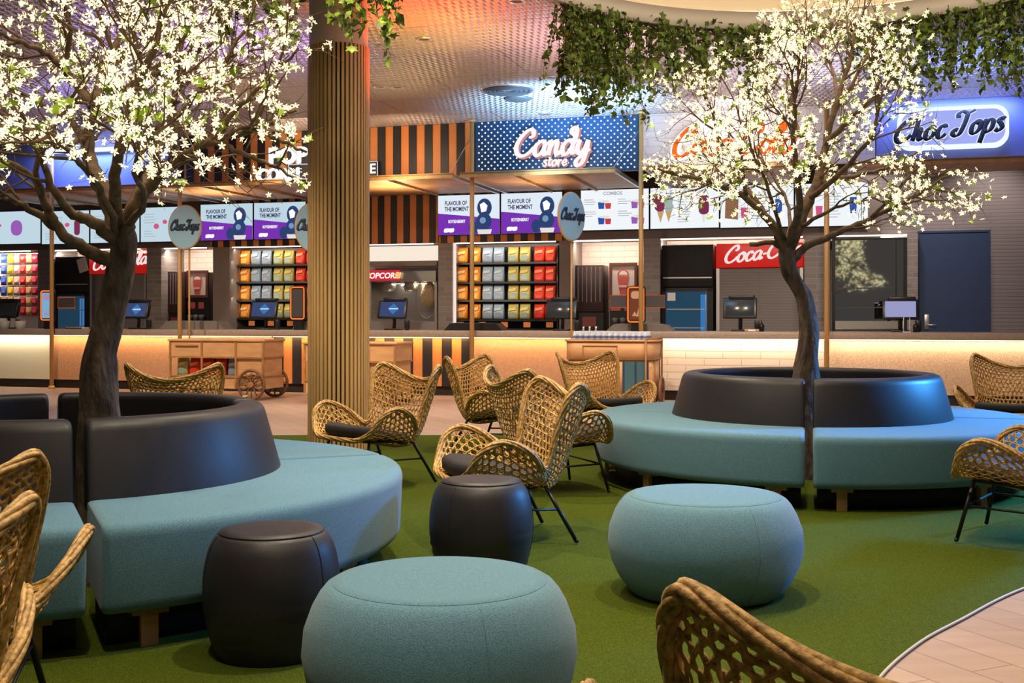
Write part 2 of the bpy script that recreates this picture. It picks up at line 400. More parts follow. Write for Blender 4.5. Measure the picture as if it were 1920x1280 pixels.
lamp('SPOT', 'violet_wash', (-3.0, 12.0, 2.6), 320, (.55,.35,1), .2, (-3.2, 12.2, 4.1), 120, 1)
lamp('SPOT', 'violet_wash', (-5.2, 14.5, 2.7), 220, (.40,.35,1), .2, (-5.4, 15.0, 4.1), 120, 1)
lamp('SPOT', 'blue_ceiling_wash', (5.2, 12.6, 2.8), 260, (.25,.4,1), .2, (5.2, 12.9, 4.1), 120, 1)
lamp('SPOT', 'white_ceiling_wash', (3.3, 13.2, 2.7), 220, (.9,.8,1), .2, (3.2, 13.5, 4.1), 120, 1)
# ------------------------------------------------------------------ floor, turf, ceiling
mb = MB(); mb.bx(-16, 16, -4, 26, -.1, 0)
struct(mb.build('floor', MT['floor']), 'pinkish timber plank floor around the green turf', 'floor')
gb = [(-7,10.6),(-3.5,11.35),(-.4,11.45),(2.5,11.2),(5.2,10.2),(6.3,8.6),(5.6,7.2),(4.2,6.35),(3.1,5.75),(2.25,5.03),(1.76,4.5),(1.475,4.17),(1.195,3.75),(1.0,3.3),(.92,2.6),(1.0,1.6),(1.0,.2),(-1,-1.0),(-7,-1.0)]
gp = [(p.x, p.y) for p in crom([(x,y,0) for x,y in gb], 8)]
mb = MB(); mb.zprism(gp, 0, .012)
tu = mb.build('artificial_turf', MT['turf'])
tag(tu, 'green artificial turf carpet with a curved edge on the plank floor', 'carpet')
mb = MB(); mb.tube([(x, y, .008) for x, y in gp], .006, 6)
mb.build('edging', MT['turfedge'], tu)['label'] = 'thin pale metal edging strip'
RC = (2.48, 8.96, 2.55); LC = (-1.75, 5.3, 2.5)       # the two round light wells
def disk_hole_ceiling():
    bm = bmesh.new()
    outer = [(-16,-4),(16,-4),(16,17.2+5),(-16,17.2+5)]
    ed = []
    def loop(pts):
        vs = [bm.verts.new((x, y, CEIL)) for x, y in pts]
        for i in range(len(vs)): ed.append(bm.edges.new((vs[i], vs[(i+1) % len(vs)])))
    loop(outer)
    for c in (RC, LC): loop([(c[0]+c[2]*cos(2*pi*i/72), c[1]+c[2]*sin(2*pi*i/72)) for i in range(72)])
    bmesh.ops.triangle_fill(bm, use_beauty=True, use_dissolve=False, edges=ed)
    for f in list(bm.faces):
        c = f.calc_center_median()
        if any(hypot(c.x-q[0], c.y-q[1]) < q[2]*.97 for q in (RC, LC)): bm.faces.remove(f)
    for f in bm.faces:
        if f.normal.z > 0: f.normal_flip()
    me = bpy.data.meshes.new('ceiling'); bm.to_mesh(me); bm.free(); me.materials.append(MT['ceil'])
    o = bpy.data.objects.new('ceiling', me); COL.objects.link(o); return o
ceil = struct(disk_hole_ceiling(), 'pearly pressed-metal ceiling with rows of small scales', 'ceiling')
ledw = ME('cove_led', (1,.78,.48), 5)
for c, lb in ((RC, 'round lit ceiling recess above the farther tree'), (LC, 'round lit ceiling recess above the nearer tree')):
    o = thing('trim_1' if c is RC else 'trim_2', lb, 'ceiling recess', (c[0], c[1], CEIL)); o['kind'] = 'structure'
    r = c[2]
    mb = MB(); mb.lathe([(r+.02,-.03),(r-.02,-.03),(r-.02,.13),(r+.16,.13),(r+.16,.16),(r+.02,.16),(r+.02,-.03)], 72)
    mb.build('recess_lip', MT['cove'], o)
    mb = MB(); mb.lathe([(r+.16,.16),(r+.30,.16),(r+.30,.42),(0.01,.42)], 72)
    mb.build('recess_dome', MT['cove'], o)
    mb = MB(); mb.lathe([(r+.20,.18),(r+.24,.18),(r+.24,.21),(r+.20,.21),(r+.20,.18)], 72)
    mb.build('led_strip', ledw, o)
# round diffuser, dark disc and small downlights in the ceiling
def ceil_pt(px, py):
    d = (CEIL-EYE)*FPX/(HOR-py); return ((px-CXP)/FPX*d, d)
x, y = ceil_pt(952, 168)
t = thing('ceiling_vent', 'round slotted ceiling diffuser near the dotted blue sign', 'vent', (x, y, CEIL))
mb = MB()
for r in (.12,.18,.24,.30): mb.lathe([(r-.02,-.012),(r,-.03),(r+.02,-.012),(r+.015,0),(r-.015,0)], 32)
for k in range(12): mb.obx(Matrix.Rotation(pi*2*k/12, 4, 'Z') @ Matrix.Translation((.2,0,-.01)), .22, .02, .012)
mb.build('grille', MT['dkgrey'], t)
mb = MB(); mb.lathe([(.0,-.004),(.32,-.004),(.33,-.014),(.35,-.014),(.36,0)], 32); mb.build('rim', MT['alu'], t)
x, y = ceil_pt(971, 184)
mb = MB(); mb.lathe([(0,-.03),(.16,-.028),(.19,-.012),(.19,0)], 28); tag(mb.build('ceiling_speaker_grille', MT['dkgrey'], None, (x,y,CEIL)), 'flat dark round speaker grille beside the ceiling diffuser', 'speaker')
dl = None
for i, (px, py, lb) in enumerate(((795,73,'small round downlight above and right of the slatted column'),(712,162,'small round downlight close right of the slatted column'),(745,163,'small round downlight, second to the right of the slatted column'),(1033,145,'small round downlight right of the ceiling diffuser'),(1021,213,'small round downlight just above the dotted blue sign'),(968,2,'small round downlight at the top middle of the photo'),(1462,114,'small round downlight behind the farther blossom tree'),(1790,166,'small round downlight above the oval blue sign'))):
    x, y = ceil_pt(px, py)
    if dl is None:
        dl = thing('downlight', lb, 'downlight', (x,y,CEIL), 0, 'recessed ceiling downlights')
        mb = MB(); mb.lathe([(.055,-.003),(.07,-.012),(.09,-.012),(.095,0)], 24); mb.build('bezel', MT['alu'], dl)
        mb = MB(); mb.lathe([(0,-.002),(.055,-.004)], 20); mb.build('lens', MT['dkgrey'], dl)
    else: dup(dl, (x,y,CEIL), 0, lb)
# ------------------------------------------------------------------ round benches made of quarter segments
def quarter(mb, prof, a0, a1, gap, n=26, rnd=.03, mat=0):
    """revolve a closed (r,z) profile over a quarter, with a gap of constant width and softened ends"""
    k = len(prof); cr = sum(p[0] for p in prof)/k; cz = sum(p[1] for p in prof)/k
    sec = []
    def ring(w, end, inset):
        q = []
        for r, z in prof:
            if inset:
                dr, dz = cr-r, cz-z; L = hypot(dr, dz) or 1
                r2, z2 = r+dr/L*inset, z+dz/L*inset
            else: r2, z2 = r, z
            g = (gap/2 + end)/r2
            a = (a0+g)*(1-w) + (a1-g)*w
            q.append((r2*cos(a), r2*sin(a), z2))
        return q
    for e, i in ((0, rnd), (rnd*.15, rnd*.45), (rnd*.45, rnd*.15), (rnd, 0)): sec.append(ring(0, e, i))
    for j in range(1, n): sec.append(ring(j/n, rnd, 0))
    for e, i in ((rnd, 0), (rnd*.45, rnd*.15), (rnd*.15, rnd*.45), (0, rnd)): sec.append(ring(1, e, i))
    o = len(mb.v)
    for q in sec: mb.v.extend(q)
    for j in range(len(sec)-1):
        for i in range(k):
            i2 = (i+1) % k
            mb.f.append([o+j*k+i, o+j*k+i2, o+(j+1)*k+i2, o+(j+1)*k+i]); mb.m.append(mat); mb.s.append(True)
    mb.f.append([o+i for i in range(k)][::-1]); mb.m.append(mat); mb.s.append(False)
    e = o+(len(sec)-1)*k
    mb.f.append([e+i for i in range(k)]); mb.m.append(mat); mb.s.append(False)
def rprof(pts, rs, n=5):
    """round the corners of a closed polygon"""
    out = []; k = len(pts)
    for i in range(k):
        p = Vector(pts[i]); a = (Vector(pts[i-1])-p).normalized(); b = (Vector(pts[(i+1) % k])-p).normalized(); r = rs[i]
        if r == 0: out.append(tuple(p)); continue
        A, B = p+a*r, p+b*r
        for j in range(n+1):
            t = j/n; q = A*(1-t)**2 + p*2*t*(1-t) + B*t*t; out.append(tuple(q))
    return out
SEATP = rprof([(.93,.15),(1.575,.15),(1.59,.474),(.93,.474)], [.02,.05,.055,.01])
BACKP = rprof([(.80,.40),(1.0,.40),(1.0,.478),(.915,.785),(.785,.785)], [.01,.01,.0,.05,.04])
def bench_segment(label, grp):
    t = thing('bench_segment', label, 'bench', (0,0,0), 0, grp)
    q = MB(); quarter(q, SEATP, 0, pi/2, .05); q.build('seat', MT['teal'], t, fix=True)
    q = MB(); quarter(q, BACKP, 0, pi/2, .05); q.build('backrest', MT['char'], t, fix=True)['label'] = 'charcoal vinyl curved backrest'
    q = MB(); quarter(q, [(1.02,.012),(1.42,.012),(1.42,.16),(1.02,.16)], 0, pi/2, .10, 14, .005); q.build('plinth', MT['dark'], t, fix=True)
    for a in (7.5, 45, 82.5):
        a = radians(a); X = Matrix.Rotation(a, 4, 'Z')
        q = MB()
        q.obx(X @ Matrix.Translation((1.485,0,.081)), .03, .062, .138); q.obx(X @ Matrix.Translation((1.475,0,.139)), .075, .13, .022)
        q.build('leg', MT['leg'], t)['label'] = 'oak leg with a flat top plate'
    return t
LB = (-2.11, 5.4); RBC = (2.19, 8.46)
def face(c): return atan2(-c[1], -c[0])
seg0 = bench_segment('teal quarter bench of the nearer ring, on the front side right of its front gap', 'nearer ring bench')
for c, nm, first, grp in ((LB, 'nearer ring', True, 'nearer ring bench'), (RBC, 'farther ring', False, 'farther ring bench')):
    for k, what in enumerate(('front quarter right of its gap', 'rear right quarter', 'rear left quarter', 'front quarter left of its gap')):
        rz = face(c) + k*pi/2 + (radians(3.6) if c is LB else 0)
        lab = 'teal bench %s of the %s' % (what, nm)
        if first and k == 0:
            seg0.location = (*c, 0); seg0.rotation_euler.z = rz; seg0['label'] = lab; seg0['group'] = grp
        else: dup(seg0, (*c, 0), rz, lab, grp)
# ------------------------------------------------------------------ poufs
def blue_pouf(label, x, y, r=.405, h=.425):
    t = thing('pouf', label, 'pouf', (x,y,.012), 0, 'teal round poufs')
    p = [(.0,.0),(.26,0),(.31,.012),(.355,.07),(.388,.14),(.402,.21),(.396,.28),(.372,.345),(.352,.380),(.335,.400),(.320,.4095)]
    k = r/.402
    q = MB(); q.lathe([(a*k, b*h/.42) for a, b in p] + [(.310*k, .413*h/.42)], 64); q.build('side_cover', MT['teal'], t)
    q = MB(); q.lathe([(.312*k,.410*h/.42),(.309*k,.4145*h/.42),(.27*k,.4185*h/.42),(.12*k,.421*h/.42),(0,.4215*h/.42)], 64); q.build('top_cover', MT['teal'], t)
    q = MB(); q.tube([((.3115*k)*cos(2*pi*i/64), (.3115*k)*sin(2*pi*i/64), .4125*h/.42) for i in range(64)], .0016, 6, 0, True); q.build('seam', MT['teal'], t)
    for a in (.9, 3.0, 5.1):
        q = MB(); q.tube([(k*(r_+.001)*cos(a), k*(r_+.001)*sin(a), z*h/.42) for r_, z in p[2:]], .0010, 5); q.build('seam', MT['teal'], t)
    return t
blue_pouf('large teal fabric pouf nearest the camera, cut off by the bottom edge', -.21, 3.36, .402)
blue_pouf('teal fabric pouf standing alone on the turf in front of the farther bench', .83, 4.94, .417)
def dark_pouf(label, x, y, rz):
    t = thing('stool_pouf', label, 'pouf', (x,y,.012), rz, 'charcoal barrel poufs')
    p = [(0,0),(.17,0),(.195,.012),(.215,.07),(.232,.15),(.239,.22),(.235,.30),(.218,.375),(.196,.415),(.182,.428)]
    def wob(a, z):
        w = 0
        for (zc, ac, am) in ((.16,.4,.004),(.12,1.6,.004),(.17,-1.0,.005),(.10,-2.0,.004),(.14,2.8,.004)):
            d = (a-ac+pi) % (2*pi) - pi
            w += am*math.exp(-(d/.35)**2)*sin((z-zc)*150)*math.exp(-((z-zc)/.03)**2)
        return w
    pp = crom([(a,b,0) for a,b in p], 4); pp = [(max(v.x,0), v.y) for v in pp]
    q = MB(); q.lathe(pp, 64, wob=wob); q.build('side_cover', MT['char'], t)
    q = MB(); q.lathe([(.182,.426),(.180,.434),(.14,.440),(.06,.444),(0,.445)], 48); q.build('top_cover', MT['char'], t)
    q = MB(); q.tube([(.183*cos(2*pi*i/48), .183*sin(2*pi*i/48), .431) for i in range(48)], .0018, 6, 0, True); q.build('seam', MT['char'], t)
    for a in (-.55, 1.5, 3.6):
        q = MB(); q.tube([((r+.0008)*cos(a), (r+.0008)*sin(a), z) for r, z in pp[8:]], .0015, 5); q.build('seam', MT['char'], t)
    return t
dark_pouf('charcoal barrel pouf beside the nearer bench, left of the front teal pouf', -.85, 4.06, 0)
dark_pouf('charcoal barrel pouf in the middle, in front of the wicker chairs', -.142, 5.28, .5)
# ------------------------------------------------------------------ wicker wing chairs
CG = [  # rows from the front edge to the top; four columns from the spine to the rim (front is -y)
 [(0,-.37,.335),(.14,-.37,.336),(.265,-.355,.345),(.365,-.32,.405)],
 [(0,-.25,.315),(.15,-.255,.318),(.31,-.265,.375),(.420,-.275,.505)],
 [(0,-.08,.285),(.15,-.085,.290),(.335,-.11,.385),(.440,-.16,.560)],
 [(0,.08,.255),(.15,.08,.262),(.305,.05,.345),(.395,.00,.490)],
 [(0,.19,.275),(.15,.18,.282),(.255,.14,.33),(.312,.085,.395)],
 [(0,.26,.37),(.145,.25,.375),(.245,.205,.405),(.300,.125,.455)],
 [(0,.31,.52),(.16,.30,.525),(.27,.25,.56),(.328,.155,.61)],
 [(0,.355,.655),(.17,.345,.67),(.29,.295,.715),(.358,.20,.765)],
 [(0,.385,.715),(.165,.375,.745),(.28,.33,.80),(.345,.265,.838)]]
def cr1(p0, p1, p2, p3, t): return .5*((2*p1) + (p2-p0)*t + (2*p0-5*p1+4*p2-p3)*t*t + (3*p1-p0-3*p2+p3)*t**3)
NR = len(CG)
def cgp(i, j):
    """control point with mirrored / extrapolated neighbours"""
    if i < 0: return cgp(0, j)*2 - cgp(1, j)
    if i >= NR: return cgp(NR-1, j)*2 - cgp(NR-2, j)
    if j < 0: v = Vector(CG[i][-j]); v.x = -v.x; return v
    if j > 3: return Vector(CG[i][3])*2 - Vector(CG[i][2])
    return Vector(CG[i][j])
def shell(u, v):
    sg = -1 if u < 0 else 1; a = min(abs(u), 1)*3; b = min(max(v, 0), 1)*(NR-1)
    j = min(int(a), 2); i = min(int(b), NR-2); tu_, tv = a-j, b-i
    rows = [cr1(*[cgp(i+di, j+dj) for dj in (-1,0,1,2)], tu_) for di in (-1,0,1,2)]
    p = cr1(*rows, tv); p.x *= sg
    return p
SH = {}
def shell_s(u, v):
    """sampled table of the shell, bilinear"""
    NU, NV = 60, 80
    if not SH:
        for a in range(NU+1):
            for b in range(NV+1): SH[a, b] = shell(a/NU*2-1, b/NV)
    x = min(max((u+1)/2*NU, 0), NU-1e-6); y = min(max(v*NV, 0), NV-1e-6)
    a, b = int(x), int(y); fx, fy = x-a, y-b
    return (SH[a,b]*(1-fx)+SH[a+1,b]*fx)*(1-fy) + (SH[a,b+1]*(1-fx)+SH[a+1,b+1]*fx)*fy
def shell_n(u, v):
    e = .012
    n = (shell_s(min(u+e,1), v)-shell_s(max(u-e,-1), v)).cross(shell_s(u, min(v+e,1))-shell_s(u, max(v-e,0)))
    return n.normalized() if n.length > 1e-9 else Vector((0,0,1))
def weave(d, w):
    """three-way open cane weave: flat strands in three directions across the shell, leaving six-sided holes"""
    q = MB(); HU, LV = .50, 1.08
    for fam, ang in enumerate((90, 30, 150)):
        n = (cos(radians(ang)), sin(radians(ang))); tdir = (-n[1], n[0])
        off = d/2 if fam == 0 else 0
        R = 1.4; K = int(R/d)
        for k in range(-K, K+1):
            c = k*d + off
            run = []
            steps = 84
            def flush(run):
                if len(run) < 3: return
                o = len(q.v)
                for m, (p, nr, td) in enumerate(run):
                    sd = nr.cross(td).normalized()*(w/2); lift = .0022*(1 if (m + fam) % 2 else -1)
                    c0 = p + nr*lift
                    q.v.extend([tuple(c0-sd), tuple(c0+nr*.0022), tuple(c0+sd), tuple(c0-nr*.0022)])
                for m in range(len(run)-1):
                    for j in range(4):
                        j2 = (j+1) % 4
                        q.f.append([o+m*4+j, o+m*4+j2, o+m*4+4+j2, o+m*4+4+j]); q.m.append(0); q.s.append(True)
            for s in range(steps+1):
                l = -R + 2*R*s/steps
                U = c*n[0] + l*tdir[0]; V = c*n[1] + l*tdir[1]
                u, v = U/HU, V/LV + .5
                if abs(u) <= 1 and 0 <= v <= 1:
                    p = shell_s(u, v); nr = shell_n(u, v)
                    l2 = .01; u2, v2 = (U+l2*tdir[0])/HU, (V+l2*tdir[1])/LV + .5
                    u3, v3 = (U-l2*tdir[0])/HU, (V-l2*tdir[1])/LV + .5
                    td = shell_s(max(-1,min(1,u2)), max(0,min(1,v2))) - shell_s(max(-1,min(1,u3)), max(0,min(1,v3)))
                    if td.length < 1e-7: continue
                    run.append((p, nr, td.normalized()))
                else:
                    flush(run); run = []
            flush(run)
    return q
def rim_path():
    pts = []
    for i in range(61): pts.append(shell_s(1, i/60))
    for i in range(1, 40): pts.append(shell_s(1-2*i/40, 1))
    for i in range(61): pts.append(shell_s(-1, 1-i/60))
    for i in range(1, 40): pts.append(shell_s(-1+2*i/40, 0))
    for _ in range(5): pts = [(pts[i-1]+pts[i]*2+pts[(i+1) % len(pts)])/4 for i in range(len(pts))]
    return pts
def make_chair(label):
    t = thing('wicker_chair', label, 'chair', (0,0,0), 0, 'wicker wing chairs')
    weave(.0335, .0112).build('woven_shell', MT['rattan'], t)
    rp = rim_path(); q = MB(); n = len(rp)
    for k in range(5):
        pts = []
        for i, p in enumerate(rp):
            tg = (rp[(i+1) % n]-rp[i-1]).normalized(); a = tg.orthogonal().normalized(); 
            up = Vector((0,0,1)); a = up - tg*up.dot(tg)
            if a.length < .2: a = Vector((1,0,0)) - tg*tg.x
            a.normalize(); b = tg.cross(a)
            ang = 2*pi*k/5 + 2*pi*6*i/n
            pts.append(p + (a*cos(ang) + b*sin(ang))*.0105)
        q.tube(pts, .0085, 6, 0, True)
    q.build('rim', MT['rim'], t)
    q = MB()                                       # seat pad
    prof = []
    for lay, (ins, dz) in enumerate(((.05,.004),(.0,.022),(.0,.070),(.05,.088),(.2,.094))):
        ring = []
        for i in range(40):
            a = 2*pi*i/40; sx = abs(cos(a))**.55*(1 if cos(a) >= 0 else -1); sy = abs(sin(a))**.55*(1 if sin(a) >= 0 else -1)
            X = sx*(.275-ins*.5)*(1 if sy < 0 else .93); Y = -.10 + sy*(.255-ins*.5)
            vv = (Y+.37)/.58*.5; z = shell_s(0, max(0,min(.5,vv))).z + .012 + (abs(X)/.3)**4*.03
            ring.append((X, Y, z + dz))
        prof.append(ring)
    o = len(q.v)
    for r in prof: q.v.extend(r)
    for l in range(4):
        for i in range(40):
            i2 = (i+1) % 40; q.f.append([o+l*40+i, o+l*40+i2, o+l*40+40+i2, o+l*40+40+i]); q.m.append(0); q.s.append(True)
    q.f.append([o+160+i for i in range(40)]); q.m.append(0); q.s.append(True)
    q.f.append([o+i for i in range(40)][::-1]); q.m.append(0); q.s.append(True)
    q.build('seat_cushion', MT['cush'], t)['label'] = 'black seat cushion'
    q = MB()
    ring = [(-.24,-.26,.325),(.24,-.26,.325),(.23,.12,.300),(-.23,.12,.300)]
    for i in range(4): q.tube([ring[i], ring[(i+1) % 4]], .008, 8)
    q.build('seat_frame', MT['metal'], t)
    feet = [(-.31,-.33,.012),(.31,-.33,.012),(.30,.27,.012),(-.30,.27,.012)]
    for a, b in zip(ring, feet):
        q = MB(); q.tube([a, b], .0105, 8); q.sphere((b[0], b[1], .018), .012, 8, 5); q.build('leg', MT['metal'], t)
    for i, j in ((0,3),(1,2),(0,1)):
        f = .42
        A = Vector(ring[i])*(1-f) + Vector(feet[i])*f; B = Vector(ring[j])*(1-f) + Vector(feet[j])*f
        q = MB(); q.tube([A, B], .0065, 8); q.build('stretcher', MT['metal'], t)
    return t
# px: photo column of the seat centre, depth, heading (the way the sitter looks, degrees from straight at the camera, + is photo right)
CH = [
 (712, 8.2, -48, 'wicker wing chair between the slatted column and the black-striped counter, facing left'),
 (958, 6.18, -74, 'wicker wing chair just behind the middle charcoal pouf, facing left'),
 (1022, 7.85, 112, 'wicker wing chair seen from behind, its right arm beside the farther bench'),
 (925, 10.0, 62, 'wicker wing chair half hidden, farthest of the central cluster, in front of the timber counter'),
 (1130, 10.9, 36, 'wicker wing chair in front of the cart of bottles, beside the farther bench'),
 (1895, 10.2, -30, 'wicker wing chair behind the right side of the farther bench'),
 (343, 8.75, 180, 'wicker wing chair behind the nearer bench, seen from behind against a cart'),
 (1945, 6.05, -126, 'wicker chair at the right edge of the photo, facing left beside the farther bench'),
 (-167, 3.11, 196, 'wicker chair at the left edge of the photo, its arm pointing at the nearer bench'),
 (-355, 2.25, 217, 'wicker chair at the left edge of the photo, nearest the camera of the two there'),
 (1655, 1.76, 180, 'wicker chair back rising into the bottom edge, nearest the camera'),
]
ch0 = None
for px, d, hd, lb in CH:
    p = at(px, HOR, d); rz = radians(hd)
    if ch0 is None:
        ch0 = make_chair(lb); ch0.location = (p.x, p.y, .012 if d > 2 else 0.012); ch0.rotation_euler.z = rz
    else: dup(ch0, (p.x, p.y, .012), rz, lb)
# ------------------------------------------------------------------ blossom trees
def rvec(rg):
    while True:
        v = Vector((rg.uniform(-1,1), rg.uniform(-1,1), rg.uniform(-1,1)))
        if .05 < v.length < 1: return v.normalized()
def blossom(q, p, axis, size, rg):
    a = axis.orthogonal().normalized(); b = axis.cross(a); ph = rg.uniform(0, 6.28); o = len(q.v)
    q.v.append(tuple(p)); n = 5
    for k in range(n):
        an = ph + 2*pi*k/n; dr = a*cos(an) + b*sin(an); sd = a*-sin(an) + b*cos(an)
        q.v.append(tuple(p + dr*size*.55 + sd*size*.24 + axis*size*.18)); q.v.append(tuple(p + dr*size + axis*size*.22)); q.v.append(tuple(p + dr*size*.55 - sd*size*.24 + axis*size*.18))
        q.f.append([o, o+1+k*3, o+2+k*3, o+3+k*3]); q.m.append(0); q.s.append(False)
def leaf(q, p, dr, nrm, L, W, mat=0):
    sd = dr.cross(nrm).normalized(); nrm = sd.cross(dr)
    pts = [p, p+dr*L*.35+sd*W*.5+nrm*L*.05, p+dr*L*.62+sd*W*.36+nrm*L*.03, p+dr*L-nrm*L*.10, p+dr*L*.62-sd*W*.36+nrm*L*.03, p+dr*L*.35-sd*W*.5+nrm*L*.05]
    o = len(q.v); q.v.extend([tuple(x) for x in pts])
    q.f += [[o,o+1,o+2,o+3],[o,o+3,o+4,o+5]]; q.m += [mat]*2; q.s += [True]*2
def maple(q, p, dr, nrm, L, mat=0):
    sd = dr.cross(nrm).normalized(); nrm = sd.cross(dr)
    prof = [(0,0),(.28,.10),(.55,.05),(.42,.32),(.62,.62),(.26,.60),(.0,1.0),(-.26,.60),(-.62,.62),(-.42,.32),(-.55,.05),(-.28,.10)]
    o = len(q.v)
    for x, y in prof: q.v.append(tuple(p + sd*(x*L) + dr*(y*L) - nrm*(abs(x)*.25*L)))
    q.v.append(tuple(p + dr*(.4*L)))
    for i in range(12): q.f.append([o+12, o+i, o+(i+1) % 12]); q.m.append(mat); q.s.append(True)
def tree(label, trunk, tr, limbs, seed, bs, nfl, crown, keep=None):
    rg = random.Random(seed)
    b0 = trunk[0]
    t = thing('blossom_tree', label, 'tree', (b0[0], b0[1], b0[2]), 0, 'lit blossom trees')
    off = Vector(b0)
    # trunk with a knobbly skin and root flare
    pts = crom(trunk, 7); k = len(pts); n = 22; q = MB()
    spans = len(trunk)-1
    for i, p in enumerate(pts):
        x = i/7; a = min(int(x), spans-1); r = tr[a]*(1-(x-a)) + tr[a+1]*(x-a)
        for j in range(n):
            an = 2*pi*j/n
            rid = 1 + .07*sin(3*an + i*.25) + .05*sin(7*an - i*.4) + .06*noise.noise(Vector((cos(an)*2, sin(an)*2, i*.45+seed)))
            q.v.append(tuple(p - off + Vector((cos(an)*r*rid, sin(an)*r*rid, 0))))
    for i in range(k-1):
        for j in range(n):
            j2 = (j+1) % n; q.f.append([i*n+j, i*n+j2, (i+1)*n+j2, (i+1)*n+j]); q.m.append(0); q.s.append(True)
    q.f.append(list(range((k-1)*n, k*n))); q.m.append(0); q.s.append(True)
    q.build('trunk', MT['bark'], t)
    br = MB(); fl = MB(); lf = MB()
    cc = Vector(crown)
    twigs = []
    def grow(p, d, L, r, lvl):
        ns = 5; pts = [p]; dd = d.copy()
        for i in range(ns):
            dd = (dd + rvec(rg)*.24 + Vector((0,0,.05))).normalized(); pts.append(pts[-1] + dd*(L/ns))
        if keep and (not keep(pts[-1]) or not keep(pts[2])): return
        br.tube([x-off for x in pts], [r*(1-.75*i/ns) for i in range(ns+1)], 5 if lvl > 1 else 6)
        if lvl < 3:
            m = (5, 4)[lvl-1]
            for i in range(m):
                f = .25 + .75*(i+rg.random())/m; x = f*ns; a = min(int(x), ns-1)
                pp = pts[a].lerp(pts[a+1], x-a)
                tg = (pts[a+1]-pts[a]).normalized()
                nd = (tg*.6 + rvec(rg)*.9 + (pp-cc).normalized()*.45).normalized()
                grow(pp, nd, L*rg.uniform(.45,.7), r*.5, lvl+1)
        twigs.append((pts, lvl))
    for lp, r0, r1 in limbs:
        P = crom(lp, 5); k = len(P)
        # limb wanders a little
        br.tube([x-off + (rvec(rg)*.008 if 0 < i < k-1 else Vector()) for i, x in enumerate(P)], [r0 + (r1-r0)*(i/(k-1))**.8 for i in range(k)], 9)
        Lm = sum((P[i+1]-P[i]).length for i in range(k-1)); m = max(4, int(Lm*7.5))
        for i in range(m):
            f = .30 + .70*(i+rg.random())/m; x = f*(k-1); a = min(int(x), k-2)
            pp = P[a].lerp(P[a+1], x-a); tg = (P[a+1]-P[a]).normalized()
            nd = (tg*.75 + rvec(rg)*.8 + (pp-cc).normalized()*.55 + Vector((0,0,.12))).normalized()
            grow(pp, nd, rg.uniform(.32,.58)*(1.1-.3*f), r1*.75+.003, 1)
        twigs.append((P[-4:], 3))
    br.build('branches', MT['branch'], t)
    cand = []
    for pts, lvl in twigs:
        if lvl == 1: rng = range(2, len(pts))
        else: rng = range(1, len(pts))
        for i in rng:
            for _ in range(2 if lvl > 1 else 1): cand.append(pts[i-1].lerp(pts[i], rg.random()))
    rg.shuffle(cand)
    used = 0
    for p in cand:
        if used >= nfl: break
        ax = (rvec(rg) + (p-cc).normalized()*.5 + Vector((0,-.25,0))).normalized()
        pp = p + ax*bs*.9
        if keep and not keep(pp): continue
        br_ = bs*rg.uniform(.8,1.2)
        blossom(fl, pp-off, ax, br_, rg); used += 1
        if rg.random() < .11: 
            ax2 = (ax + rvec(rg)*.9).normalized(); maple(lf, p-off, ax2, rvec(rg), bs*rg.uniform(1.4,2.5))
    o = fl.build('blossoms', MT['bloom'], t); o['kind'] = 'stuff'; o['label'] = 'warm white lit star blossoms'
    o = lf.build('leaves', MT['leafy'], t); o['kind'] = 'stuff'; o['label'] = 'bright green leaves'
    return t
A = at
